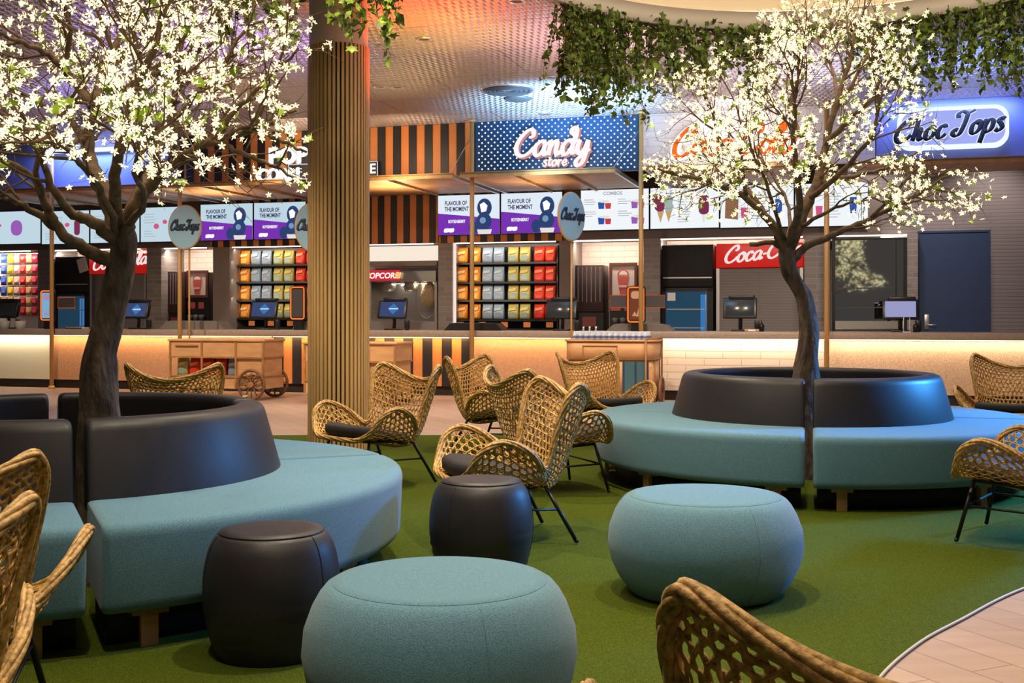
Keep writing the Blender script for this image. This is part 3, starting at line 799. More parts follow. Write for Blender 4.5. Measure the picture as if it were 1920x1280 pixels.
tree('big lit blossom tree in the middle of the nearer ring bench', [A(187,1088,5.2)+Vector((0,0,.0)),A(187,950,5.2),A(189,800,5.2),A(185,702,5.2),A(190,650,5.2),A(206,596,5.2),A(228,505,5.18),A(231,448,5.15),A(224,405,5.15)],
 [.14,.11,.092,.078,.070,.066,.062,.055,.045],
 [([A(228,450,5.15),A(245,405,5.1),A(285,345,5.05),A(335,298,5.0),A(400,264,4.9),A(480,243,4.8),A(556,205,4.75)], .042,.008),
  ([A(226,440,5.15),A(200,370,5.2),A(168,300,5.35),A(165,250,5.4),A(182,190,5.4),A(190,130,5.5),A(225,60,5.6),A(250,-30,5.7)], .050,.008),
  ([A(176,200,5.4),A(140,150,5.5),A(100,110,5.5),A(55,85,5.4),A(-10,60,5.2)], .030,.007),
  ([A(178,215,5.4),A(225,180,5.3),A(262,150,5.2),A(320,125,5.2),A(400,80,5.1)], .030,.007),
  ([A(214,492,5.18),A(165,470,5.1),A(120,440,5.0),A(94,402,4.95),A(70,345,4.9),A(30,310,4.85),A(-30,280,4.8)], .036,.007),
  ([A(222,455,5.15),A(175,415,5.0),A(130,395,4.95),A(95,345,4.8),A(60,260,4.7),A(15,190,4.6)], .034,.007),
  ([A(106,425,5.0),A(60,395,4.95),A(20,375,4.9),A(-40,350,4.8)], .022,.006),
  ([A(222,435,5.15),A(215,330,4.75),A(240,210,4.45),A(290,90,4.25),A(310,0,4.2)], .032,.007),
  ([A(228,440,5.15),A(268,340,5.6),A(330,220,6.0),A(410,130,6.1),A(470,40,6.1)], .032,.007),
  ([A(330,300,5.0),A(322,220,5.0),A(345,140,4.9),A(365,50,4.8)], .018,.006),
  ([A(400,264,4.9),A(450,285,4.85),A(510,310,4.8),A(560,335,4.75)], .014,.005),
  ([A(480,243,4.8),A(530,265,4.7),A(575,285,4.65)], .012,.005),
  ([A(400,264,4.9),A(450,200,4.85),A(520,130,4.8),A(560,90,4.75)], .015,.005),
  ([A(300,335,5.05),A(285,250,4.7),A(250,150,4.5),A(170,60,4.4)], .018,.006),
  ([A(165,260,5.4),A(120,220,5.7),A(70,190,5.9),A(0,150,5.9)], .020,.006),
  ([A(94,402,4.95),A(70,320,4.8),A(100,240,4.7),A(150,180,4.6)], .016,.006),
  ([A(165,255,5.4),A(115,275,5.2),A(60,250,5.1),A(10,240,5.0)], .016,.006),
  ([A(224,440,5.15),A(185,350,4.7),A(135,290,4.4),A(70,235,4.2)], .020,.006),
  ([A(228,440,5.15),A(268,380,4.75),A(255,310,4.4),A(300,230,4.2)], .020,.006),
  ([A(120,130,5.5),A(130,60,5.3),A(110,-20,5.1)], .016,.006)],
 5, .0190, 3700, A(250,250,5.2), keep=lambda p: p.x < -.82 and p.z > 1.66)
tree('lit blossom tree in the middle of the farther ring bench', [A(1517,897,8.46),A(1513,790,8.46),A(1512,715,8.46),A(1513,674,8.46),A(1517,615,8.46),A(1506,556,8.46),A(1482,513,8.44),A(1475,465,8.42)],
 [.15,.12,.100,.082,.067,.063,.064,.055],
 [([A(1474,470,8.42),A(1450,425,8.35),A(1405,375,8.3),A(1345,345,8.2),A(1280,328,8.1),A(1225,315,8.1)], .040,.008),
  ([A(1455,430,8.36),A(1418,380,8.4),A(1378,315,8.6),A(1345,250,8.7),A(1335,205,8.7)], .028,.007),
  ([A(1478,465,8.42),A(1505,400,8.4),A(1532,340,8.45),A(1548,270,8.5),A(1566,200,8.5),A(1590,125,8.5),A(1605,50,8.5)], .052,.009),
  ([A(1484,490,8.42),A(1510,465,8.42),A(1560,440,8.35),A(1620,415,8.3),A(1690,380,8.2),A(1750,345,8.1),A(1795,320,8.1)], .036,.007),
  ([A(1532,345,8.45),A(1600,330,8.9),A(1660,315,9.1),A(1720,285,9.2)], .024,.007),
  ([A(1548,275,8.5),A(1590,225,8.3),A(1640,185,8.1),A(1690,160,8.0)], .026,.007),
  ([A(1540,310,8.45),A(1495,240,8.8),A(1475,180,9.0),A(1480,110,9.1)], .024,.007),
  ([A(1478,460,8.42),A(1500,380,7.9),A(1490,290,7.6),A(1490,190,7.4),A(1500,110,7.3)], .034,.007),
  ([A(1570,190,8.5),A(1560,130,8.8),A(1530,70,8.9)], .018,.006),
  ([A(1560,220,8.5),A(1620,120,8.6),A(1670,60,8.6)], .018,.006),
  ([A(1400,370,8.3),A(1390,300,8.0),A(1400,220,7.9)], .016,.006),
  ([A(1520,370,8.4),A(1590,310,7.9),A(1640,240,7.6),A(1650,150,7.5)], .024,.007),
  ([A(1630,412,8.3),A(1690,350,8.0),A(1740,290,7.9)], .014,.006),
  ([A(1500,425,8.4),A(1565,390,8.0),A(1630,368,7.8)], .018,.006),
  ([A(1472,450,8.4),A(1435,340,7.9),A(1405,270,7.7)], .018,.006),
  ([A(1478,450,8.4),A(1480,390,8.8),A(1450,330,9.0),A(1420,290,9.1)], .018,.006),
  ([A(1466,462,8.4),A(1440,455,8.35),A(1405,458,8.3)], .022,.016)],
 8, .0205, 3500, A(1520,260,8.4), keep=lambda p: .92 < p.x < 3.40 - .62*min(1, max(0, (p.z-2.05)/.35)) and p.z > 1.78)
# ------------------------------------------------------------------ ivy hanging from the light wells
def ivy(label, ring, a0, a1, length, dens, seed, big=.3, grp='ivy garlands on the ring above the farther bench'):
    """a garland clump on the rim of a light well, angles in degrees, with trailing strands"""
    rg = random.Random(seed); cx, cy, r = ring
    am = radians((a0+a1)/2); base = Vector((cx + r*cos(am), cy + r*sin(am), CEIL))
    t = thing('hanging_ivy', label, 'ivy', base, 0, grp)
    q = MB(); v = MB()
    span = abs(radians(a1-a0))*r; ns = max(3, int(span*dens))
    arc = [Vector((cx + (r+.03)*cos(radians(a0+(a1-a0)*i/12)), cy + (r+.03)*sin(radians(a0+(a1-a0)*i/12)), CEIL-.035)) - base for i in range(13)]
    v.tube(arc, .014, 6)
    for s in range(ns):
        a = radians(a0 + (a1-a0)*(s+rg.random())/ns); rr = r + rg.uniform(-.10,.14)
        p = Vector((cx + rr*cos(a), cy + rr*sin(a), CEIL - .02)) - base
        f = (s+.5)/ns; L = length(f)*rg.uniform(.55,1.05) + .05
        pts = [p]; dd = Vector((rg.uniform(-.25,.25), rg.uniform(-.25,.25), -1)).normalized(); n = max(3, int(L/.07))
        for i in range(n):
            dd = (dd + rvec(rg)*.22 + Vector((0,0,-.22))).normalized(); pts.append(pts[-1] + dd*(L/n))
        v.tube(pts, [.004*(1-.6*i/n) for i in range(n+1)], 4)
        step = .024; m = int(L/step)
        for i in range(m):
            x = min((i+rg.random())/m*n, n-1e-3); k = int(x); pp = pts[k].lerp(pts[k+1], x-k)
            d2 = (rvec(rg) + Vector((0,0,-.7))).normalized(); S = rg.uniform(.030,.056)*(1.6 if rg.random() < big else 1)
            pp = pp + rvec(rg)*.018
            if rg.random() < big: maple(q, pp, d2, rvec(rg), S)
            else: leaf(q, pp, d2, rvec(rg), S*1.3, S*.8)
    for i in range(int(span*55)):                        # leafy bunch on the rim itself
        a = radians(rg.uniform(a0, a1)); rr = r + rg.uniform(-.06,.10)
        p = Vector((cx + rr*cos(a), cy + rr*sin(a), CEIL + rg.uniform(-.11,.05))) - base
        maple(q, p, (rvec(rg) + Vector((0,-.4,-.1))).normalized(), rvec(rg), rg.uniform(.045,.085))
    v.build('vines', MT['vine'], t)
    o = q.build('leaves', MT['ivy'], t); o['kind'] = 'stuff'
    return t
def ang(ring, px):
    """angle on the far half of a ring at which the photo shows it in column px"""
    best = min(range(0, 1800), key=lambda i: abs(CXP + (ring[0]+ring[2]*cos(pi*i/1800))/(ring[1]+ring[2]*sin(pi*i/1800))*FPX - px))
    return best/10.0
def hump(a, b): return lambda f: a + (b-a)*sin(pi*min(1, max(0, f)))
G2 = 'ivy garlands on the ring above the nearer bench'
ivy('dense dark ivy clump hanging lowest, left end of the ring above the farther bench', RC, ang(RC,1058), ang(RC,1195), lambda f: .80+.20*f, 85, 1, .12)
ivy('ivy clump with long tips right beside the dense left clump', RC, ang(RC,1200), ang(RC,1305), lambda f: .72-.15*f, 60, 2, .25)
ivy('broad-leaved ivy clump above the left half of the farther blossom tree', RC, ang(RC,1308), ang(RC,1440), lambda f: .55+.18*sin(f*9), 48, 3, .45)
ivy('thin leafy ivy fringe along the ring above the farther blossom tree', RC, ang(RC,1442), ang(RC,1590), lambda f: .10+.05*sin(f*7), 20, 4, .6)
ivy('ivy clump behind the top of the farther blossom tree', RC, ang(RC,1592), ang(RC,1690), lambda f: .40+.2*f, 46, 5, .35)
ivy('dark ivy clump hanging just right of the farther blossom tree top', RC, ang(RC,1692), ang(RC,1790), lambda f: .74-.1*f, 62, 6, .15)
ivy('ivy clump in the top right corner above the oval blue sign', RC, ang(RC,1794), ang(RC,1930), lambda f: .62+.2*f, 60, 7, .2)
ivy('sparse ivy in the top left, left of the slatted column top', LC, ang(LC,395), ang(LC,545), lambda f: 1.06-.08*f, 46, 8, .5, G2)
ivy('short ivy tuft hanging in front of the slatted column top', LC, ang(LC,590), ang(LC,650), lambda f: 1.06, 40, 9, .5, G2)
ivy('ivy tuft hanging just right of the slatted column top', LC, ang(LC,660), ang(LC,760), lambda f: 1.08-.15*f, 44, 10, .5, G2)
# ------------------------------------------------------------------ slatted column
cxp, cyp = at(635, HOR, 10.3).x, 10.3
colm = thing('column', 'round column clad in upright pale timber slats', 'column', (cxp, cyp, 0)); colm['kind'] = 'structure'
q = MB(); q.lathe([(.235,0),(.235,3.6)], 40); q.build('core', MT['slatback'], colm)
q = MB(); q.lathe([(.262,3.6),(.262,CEIL)], 48); q.build('plaster_head', MT['plaster'], colm)
q = MB()
for i in range(44):
    a = 2*pi*i/44; q.obx(Matrix.Rotation(a, 4, 'Z') @ Matrix.Translation((.254,0,1.8)), .042, .0225, 3.6)
q.build('slats', MT['slat'], colm)
# ------------------------------------------------------------------ the long counter (local x along it, y away from the camera)
def BT(name, label, cat, s, t, z=0.0, group=None, rz=0.0): return thing(name, label, cat, BW(s, t, z), RB + rz, group)
led_warm = ME('led_warm', (1,.72,.34), 4.0); led_white = ME('led_white', (1,.86,.72), 3.0)
def slabs(q, x0, x1, y, z0, z1, w, ph=0.0, th=.012):
    """raised upright stripes: alternate black boards on an orange panel"""
    x = x0 + ph
    while x < x1:
        a, b = max(x, x0), min(x + w, x1)
        if b > a + .005: q.bx(a, b, y - th, y, z0, z1, 0)
        x += 2*w
CU = [(-190, 97, 'sage', 'pale greenish white counter unit at the left edge', 0),
      (100, 513, 'tan', 'salmon tan counter unit behind the trunk of the nearer tree', 0),
      (515, 882, 'orange', 'counter unit clad in orange and black stripes, behind the slatted column', 1),
      (884, 1236, 'tan', 'amber tan counter unit in the middle, left of the pale brick one', 0),
      (1238, 1549, 'brick', 'counter unit faced with pale bricks', 0),
      (1552, 2080, 'speck', 'speckled tan counter unit at the right end', 0)]
sL, sR = bs(-190, 0), bs(2080, 0)
for a, b, mt, lb, st in CU:
    s0, s1 = bs(a, .06), bs(b, .06); c = (s0+s1)/2; h = (s1-s0)/2
    t = BT('counter_unit', lb, 'counter', c, 0, 0, 'front counter units')
    q = MB(); q.bx(-h, h, .06, .70, .14, .88); q.build('body', MT[mt], t)
    q = MB(); q.bx(-h+.003, h-.003, .11, .66, 0, .14); q.build('kick_plate', MT['kick'], t)
    if st:
        q = MB(); w = .155; slabs(q, -h, h, .06, .14, .872, w, .0); q.build('stripe', MT['black'], t)['label'] = 'black upright stripes'
    q = MB(); q.bx(-h+.01, h-.01, -.012, .012, .868, .879); q.build('led_strip', led_warm if mt in ('tan','orange') else led_white, t)['label'] = 'glowing strip under the worktop nose'
    lamp('AREA', 'counter_led', BW(c, -.02, .872), 6.5*(s1-s0), (1,.62,.28) if mt in ('tan','orange') else (1,.80,.58), s1-s0-.05, sy=.02, rot=(radians(35), 0, RB))
t = BT('worktop', 'long brown stone worktop running along the whole counter', 'worktop', (sL+sR)/2, 0, .88)
q = MB(); q.rbx(-(sR-sL)/2, (sR-sL)/2, -.09, .75, 0, .10, .012); q.build('slab', MT['top'], t)
# ------------------------------------------------------------------ back wall, bulkhead, piers
TB, TW = 2.2, 2.95                                   # bulkhead front and niche back
s0, s1 = bs(-190, TB), bs(1652, TB)
zb = 2.45
def SB(name, mat, a0, a1, b0, b1, z0, z1, label=None, cat=None):
    """a structural block in counter space"""
    q = MB(); q.bx(-(a1-a0)/2, (a1-a0)/2, 0, b1-b0, 0, z1-z0)
    return struct(q.build(name, mat, None, BW((a0+a1)/2, b0, z0), RB), label, cat)
SB('wall_back', MT['tilewarm'], s0, s1 + .2, TW, TW + .1, 0, zb + .02, 'pale tiled back wall of the niches', 'wall')
SB('wall_bulkhead', MT['greydark'], s0, s1, TB, TW + .1, zb, CEIL, 'brown grey bulkhead carrying the menu screens', 'wall')
SB('wall_right', MT['ribbed'], bs(1652, TB), bs(2080, TB), TB + .2, TB + .35, 0, CEIL, 'grey ribbed wall around the navy door', 'wall')
for i, (a, b, mt, lb) in enumerate(((400,431,'grey','grey pier left of the left bag display'),(606,622,'grey','grey pier behind the slatted column'),(822,848,'tile','grey tiled pier left of the right bag display'),(1049,1073,'grey','grey pier right of the right bag display'),(1207,1238,'tile','grey tiled pier beside the tall black fridge'),(1508,1556,'tile','grey tiled pier right of the red drinks cooler'),(1701,1721,'tile','narrow tiled pier left of the navy door'),(276,303,'tile','grey tiled pier behind the nearer tree'),(72,98,'tile','grey tiled pier right of the hanging candy'))):
    SB('pillar_%d' % (i+1), MT[mt], bs(a, TB), bs(b, TB), TB - .012, TW, 0, zb, lb, 'pier')
# niche lights (continuous strips at the niche heads)
for a, b in ((-150, 70), (100, 275), (305, 398), (433, 573), (694, 820), (858, 1047), (1075, 1205), (1240, 1506), (1560, 1700)):
    c0, c1 = bs(a, TB+.3), bs(b, TB+.3)
    q = MB(); q.bx(-(c1-c0)/2, (c1-c0)/2, 0, .03, 0, .02)
    tag(q.build('led_strip_light', led_white, None, BW((c0+c1)/2, TB + .08, zb - .021), RB), 'glowing strip light along the %s' % {-150:'head of the candy niche at the left edge',100:'niche head behind the nearer tree crown',305:'niche head above the left framed drink picture',433:'top of the left bag display',694:'niche head above the popcorn machine',858:'top of the right bag display',1075:'niche head above the right framed drink picture',1240:'niche head above the fridge and red cooler',1560:'niche head above the glass cabinet'}[a], 'light')
    lamp('AREA', 'niche_led', BW((c0+c1)/2, TB + .16, zb - .04), (10 if a == -150 else 3.5 if a in (433, 858) else 17)*(c1-c0), (1,.82,.66), c1-c0-.04, sy=.05, rot=(radians(24), 0, RB))
# lit white bulkhead box over the popcorn machine and lit upright strips beside the displays
x0, z0 = bk(692, 490, TB+.05); x1, z1 = bk(821, 458, TB+.05)
t = BT('light_box', 'glowing white light box above the popcorn machine', 'light', (x0+x1)/2, TB + .02, z0)
q = MB(); q.bx(-(x1-x0)/2, (x1-x0)/2, 0, .30, 0, z1-z0-.02); q.build('diffuser', ME('box_white', (1,.86,.72), .95), t)
q = MB(); q.bx(-(x1-x0)/2, (x1-x0)/2, -.02, .35, -.09, -.002); q.build('trim_rail', MT['grey'], t)
for a, b, lb in ((421,430,'glowing upright strip left of the left bag display'),(849,856,'glowing upright strip left of the right bag display')):
    c0, c1 = bs(a, TB+.1), bs(b, TB+.1); q = MB(); q.bx(-(c1-c0)/2, (c1-c0)/2, 0, .03, 0, 1.5)
    tag(q.build('led_strip_light', ME('strip_white', (1,.80,.70), .95), None, BW((c0+c1)/2, TB + .05, .95), RB), lb, 'light')
# ------------------------------------------------------------------ fascia panels above the canopies
TF = .12; ZF = 3.30
def fascia(a, b, mat, label, stripes=0):
    c0, c1 = bs(a, TF), bs(b, TF); h = (c1-c0)/2
    t = BT('fascia_panel', label, 'sign panel', (c0+c1)/2, TF, ZF, 'fascia panels under the ceiling')
    q = MB(); q.bx(-h, h, 0, .12, 0, CEIL-ZF-.002); q.build('panel', mat, t)
    if stripes:
        q = MB(); slabs(q, -h, h, 0, 0, CEIL-ZF-.002, .128, .05); q.build('stripe', MT['black'], t)['label'] = 'black upright stripes'
    return t, h
fascia(-190, 333, MT['bluewall'], 'violet blue lit fascia panel behind the nearer tree crown')
fascia(345, 883, MT['orange'], 'fascia panel of orange and black stripes on both sides of the slatted column', 1)
candy, ch_ = fascia(891, 1196, cm('candy_blue', (.005,.052,.145), .45), 'dark blue fascia panel covered in white dots')
fascia(1200, 1641, MT['whitetile'], 'white tiled fascia panel behind the farther blossom tree')
fascia(1643, 2080, MT['bluewall'], 'blue lit fascia panel behind the oval sign on the right')
# the dots light up; they are laid out on a diagonal grid
q = MB(); sp = .098; rows = int(.80/(sp/2))
for r in range(rows):
    for k in range(int(2*ch_/sp)+1):
        X = -ch_ + .06 + k*sp + (sp/2 if r % 2 else 0); Z = .045 + r*sp/2
        if X > ch_-.03: continue
        q.prism(ell(X, Z, .0135, .0135, 10), -.006, 0)
o = q.build('dots', ME('dot_white', (.92,.97,1), 1.0), candy); o['kind'] = 'stuff'
tc = BT('candy_store_sign', 'pink and white script lettering reading Candy store on the dotted panel', 'sign', 0, TF, ZF)
X0 = bs(1036, TF); z0 = bk(1036, 292, TF)[1]; tc.location = BW(X0, TF, z0)
q = MB(); script_mb(q, 'Candy', 0, 0, .205, .037, -.10, 0, .98, .16); q.build('word', ME('candy_white', (1,.95,.97), 1.0), tc)['label'] = 'white lit script word'
q = MB(); script_mb(q, 'Candy', .018, -.020, .205, .036, -.055, 0, .98, .16, depth=1.0); q.build('word_shadow', ME('candy_pink', (1,.42,.38), .62), tc)['label'] = 'pink backing of the script word'
q = MB(); script_mb(q, 'store', .05, -.155, .085, .017, -.075, 0, 1.05, .1); q.build('word', ME('candy_white2', (1,.95,.97), 1.0), tc)
q = MB(); script_mb(q, 'store', .06, -.167, .085, .018, -.045, 0, 1.05, .1, depth=1.0); q.build('word_shadow', ME('candy_pink2', (1,.42,.38), .62), tc)
for dx in (-.45, 0, .5):
    q = MB(); q.bx(dx-.01, dx+.01, -.05, 0, -.02, .02) ; q.build('bracket', MT['metal'], tc)
# big red-orange script sign on the white tiles
X0 = bs(1372, TF); z0 = bk(1372, 292, TF)[1]
tk = BT('script_sign', 'big orange red script drink sign, back lit, behind the farther blossom tree', 'sign', X0, TF, z0)
q = MB(); script_mb(q, 'Coca-Cola', 0, 0, .225, .036, -.09, 0, .86, .28, -.02); q.build('word', ME('cola_red', (1,.17,.02), 1.0), tk)
q = MB(); script_mb(q, 'Coca-Cola', 0, 0, .225, .072, -.028, 0, .86, .28, -.02, depth=.25); q.build('halo_backing', ME('halo_white', (1,.93,.86), 1.15), tk)['label'] = 'white glowing backing around the script'
# oval script light boxes
def choc_sign(label, px0, px1, py0, py1):
    a, zb_ = bk(px0, py1, TF); b, zt = bk(px1, py0, TF); w, h = (b-a)/2, (zt-zb_)/2
    if h > .28: h = .28
    t = BT('oval_sign', label, 'sign', (a+b)/2, TF, (zt+zb_)/2, 'oval script light boxes')
    q = MB(); q.prism(rrect(-w, w, -h, h, h*.62), -.10, 0); q.build('light_box', ME('box_glow', (.74,.88,1), 1.25), t)['label'] = 'glowing white blue rim'
    q = MB(); q.prism(rrect(-w*.93, w*.93, -h*.80, h*.80, h*.55), -.135, -.10); q.build('face', ME('box_face', (.40,.46,1), .92), t)['label'] = 'lavender blue lit face'
    q = MB(); script_mb(q, 'Choc Tops', -.06, -h*.46, h*.58, h*.125, -.156, 0, 1.0*w/h/2.85, .25, .10, .09, nib=.62); q.build('word', cm('sign_navy', (.002,.004,.012), .8), t)['label'] = 'navy script lettering'
    q = MB(); script_mb(q, 'Choc Tops', -.06, -h*.46, h*.58, h*.165, -.1385, 0, 1.0*w/h/2.85, .25, .10, .09, depth=.12, nib=.5); q.build('word_outline', ME('outline_white', (.85,.92,1), 1.0), t)
    return t
choc_sign('oval blue light box with navy script, on the right fascia', 1682, 1890, 197, 284)
choc_sign('oval blue light box with navy script, hidden behind the nearer tree crown', 75, 285, 205, 300)
for px, p in ((1785, 30), (180, 45)):
    s_ = bs(px, TF); lamp('AREA', 'sign_glow', BW(s_, -.16, 4.04), p, (.30,.42,1), 1.6, sy=.12, aim=BW(s_, .10, 3.3))
s_ = bs(1043, TF); lamp('AREA', 'sign_glow', BW(s_, -.55, 3.5), 7, (.72,.86,1), .8, aim=BW(s_, .2, 3.8))
s_ = bs(600, TF); lamp('AREA', 'stripe_glow', BW(s_, -.7, 3.45), 15, (1,.72,.45), 1.5, aim=BW(s_, .2, 3.8))
s_ = bs(780, TF); lamp('AREA', 'stripe_glow', BW(s_, -.7, 3.45), 10, (1,.72,.45), .8, aim=BW(s_, .2, 3.8))
s_ = bs(1370, TF); lamp('AREA', 'sign_glow', BW(s_, -.5, 3.4), 26, (1,.93,.9), 1.2, aim=BW(s_, .2, 3.9))
# popcorn sign on the stripes, mostly behind the tree and the column
X0 = bs(625, TF); z0 = bk(625, 318, TF)[1]
tp = BT('popcorn_sign', 'white lettered sign on the stripes, mostly hidden behind the slatted column', 'sign', X0, TF, z0)
q = MB()
a0, zt = bk(500, 285, TF); text_mb(q, 'POP', bs(545, TF)-X0, bk(545, 308, TF)[1]-z0, .26, -.10, 0, 1.0, .02, 'CENTER', .0, .06)
text_mb(q, 'CORN', bs(527, TF)-X0, bk(520, 340, TF)[1]-z0, .20, -.09, 0, .9, .02, 'CENTER', .0, .06)
q.build('letters', ME('popcorn_white', (1,.97,.92), 1.15), tp)['label'] = 'big white lit letters'
q = MB(); a0, b0 = bs(543, TF)-X0, bs(712, TF)-X0; q.prism(rrect(a0, b0, -.145, .105, .02), -.06, 0); q.build('strip_panel', MT['blk'], tp)
q = MB(); q.tube([(x, -.062, z) for x, z in rrect(a0+.01, b0-.01, -.135, .095, .02)], .006, 6, 0, True); q.build('strip_outline', ME('line_white', (1,1,1), .8), tp)
q = MB(); text_mb(q, 'E', b0-.09, -.085, .15, -.065, 0, 1.0, .008); text_mb(q, 'POPC', a0+.13, -.03, .065, -.065, 0, 1, .003)
q.build('strip_letters', ME('strip_white2', (1,.98,.95), 1.1), tp)
# ------------------------------------------------------------------ poles and timber canopies
def pole(px, z0, z1, label, t_=-.17, r=.034):
    p = BT('timber_pole', label, 'pole', bs(px, t_), t_, z0, 'timber poles along the counter')
    q = MB(); q.cyl(0, 0, 0, z1-z0, r, 16); q.build('shaft', MT['pole'], p)
    if z0 < .1:
        q = MB(); q.cyl(0, 0, 0, .05, r+.022, 20, 0, r+.012); q.build('foot', MT['pole'], p)
    q = MB(); q.cyl(0, 0, z1-z0-.04, z1-z0, r+.012, 16); q.build('collar', MT['pole'], p)
    return p
ptop = CEIL - .002
pole(97, 0, ptop, 'timber pole at the left, in front of the pale counter unit')
pole(885, 0, ptop, 'timber pole left of the dotted blue sign')
pole(1202, 0, ptop, 'timber pole right of the dotted blue sign')
pole(1550, 0, ptop, 'timber pole just right of the farther tree trunk')
def canopy(a, b, label, t0=-.32, t1=2.15, z=3.27):
    c0, c1 = bs(a, t0), bs(b, t0); h = (c1-c0)/2
    t = BT('canopy', label, 'canopy', (c0+c1)/2, t0, z, 'timber canopies over the counter')
    L = t1-t0
    q = MB(); q.bx(-h, h, 0, L, 0, .022); q.build('board', MT['canopy'], t)
    n = max(1, round(2*h/.9))
    for i in range(n+1):
        x = -h + .02 + (2*h-.04)*i/n
        q = MB(); q.bx(x-.018, x+.018, .02, L-.02, -.035, 0); q.build('rafter', MT['alu'] if i in (0, n) else MT['canopy'], t)
    q = MB(); q.bx(-h, h, 0, .03, -.045, .03); q.build('front_rail', MT['pole'], t)
    return t
canopy(-60, 262, 'timber canopy at the left end behind the nearer tree')
canopy(286, 528, 'timber canopy left of the slatted column')
canopy(590, 848, 'timber canopy in front of the stripes right of the slatted column')
canopy(862, 1153, 'timber canopy under the dotted blue sign')
canopy(1208, 1500, 'timber canopy behind the farther tree crown')
canopy(1590, 2080, 'timber canopy under the oval blue sign', -.2, 1.2, 3.24)
def wire(px, py, px2, py2, label):
    a = bk(px, py, -.14); b = bk(px2, py2, -.32); A = BW(a[0], -.14, a[1]); B = BW(b[0], -.32, 3.29)
    q = MB(); q.tube([A-A, B-A], .005, 6); o = q.build('stay_wire', MT['alu'], None, A); tag(o, label, 'wire', 'canopy stay wires')
wire(884, 255, 844, 330, 'thin stay wire sloping left from the pole beside the dotted sign')
wire(1201, 240, 1150, 318, 'thin stay wire sloping left across the dotted sign')
for i, (px, p) in enumerate(((400, 18), (730, 26), (1000, 10))):
    s_ = bs(px, .8); lamp('AREA', 'canopy_glow', BW(s_, .9, 2.75), p, (1,.66,.30), .6, aim=BW(s_, .7, 3.27))
# oval hanging signs on thin posts
def post_sign(px, py0, py1, rx, turn, label, z0, t_=-.45):
    s_, zt = bk(px, py0, t_); zb_ = bk(px, py1, t_)[1]; h = (zt-zb_)/2
    t = BT('disc_sign', label, 'sign', s_, t_, z0, 'pale oval script signs on posts', turn)
    cz = (zt+zb_)/2 - z0
    q = MB(); q.prism(ell(0, cz, rx, h, 40), -.022, .022, 0, True); q.build('disc', cm('sign_pale', (.24,.43,.56), .35), t)
    q = MB(); q.tube([(x, 0, z) for x, z in ell(0, cz, rx+.004, h+.004, 40)], .016, 8, 0, True); q.build('rim', MT['pole'], t)
    q = MB(); script_mb(q, 'Choc Tops', 0, cz-.045, .085, .018, -.028, 0, .62, .2); q.build('word', cm('sign_navy2', (.004,.014,.05)), t)['label'] = 'navy script lettering'
    q = MB(); q.cyl(.05, .045, 0, cz+h*.2, .014, 12); q.build('post', MT['pole'], t)
    q = MB(); q.cyl(.05, .045, 0, .03, .05, 16); q.build('post_foot', MT['pole'], t)
    return t
post_sign(347, 386, 466, .262, .12, 'pale oval script sign left of the slatted column, turned to the camera', 0)
post_sign(1071, 362, 450, .25, 1.02, 'pale oval script sign seen almost edge on, beside the white menu screens', 0)
post_sign(586, 382, 470, .25, .4, 'pale oval script sign almost hidden behind the slatted column', 0)
pole(337, 0, 3.22, 'timber pole behind the left cart, beside the pale oval sign', -.3)
# ------------------------------------------------------------------ menu screens on the bulkhead
scr_white = ME('screen_white', (.80,.90,1), .93); scr_white2 = ME('screen_white_right', (.92,.97,1), .95); scr_dim = ME('screen_white_left', (.62,.80,.90), .85)
pic = {n: ME('picture_' + n, c, s) for n, c, s in (('purple',(.25,.045,.58),.75),('navy',(.03,.045,.14),1),('ball',(.028,.055,.16),1),('ballhi',(.25,.38,.62),.8),('cream',(.85,.85,.75),.9),('text',(.04,.03,.10),1),
    ('grey',(.45,.48,.52),.8),('plum',(.20,.03,.08),1),('mint',(.45,.55,.50),.8),('cone',(.62,.38,.16),.9),('pink',(.80,.12,.30),.8),('blue',(.03,.10,.45),.9),('red',(.65,.05,.06),.9),('lav',(.35,.12,.50),.9),('wht',(1,1,1),1.0),('brown',(.30,.15,.08),.9))}
def screen(a, b, py0, py1, label, grp, mat, draw):
    c0, zt = bk(a, py0, TB); c1 = bs(b, TB); zb_ = bk((a+b)/2, py1, TB)[1]; zt = bk((a+b)/2, py0, TB)[1]
    w, h = (c1-c0)/2 - .006, (zt-zb_)/2
    t = BT('menu_screen', label, 'menu screen', (c0+c1)/2, TB, (zt+zb_)/2, grp)
    q = MB(); q.bx(-w-.008, w+.008, -.055, 0, -h-.008, h+.008); q.build('housing', MT['blk'], t)
    q = MB(); q.bx(-w, w, -.060, -.056, -h, h); q.build('display', mat, t)
    draw(t, w, h)
    return t
def part(t, name, mat, fn, label=None):
    q = MB(); fn(q); o = q.build(name, mat, t)
    if label: o['label'] = label
    return o
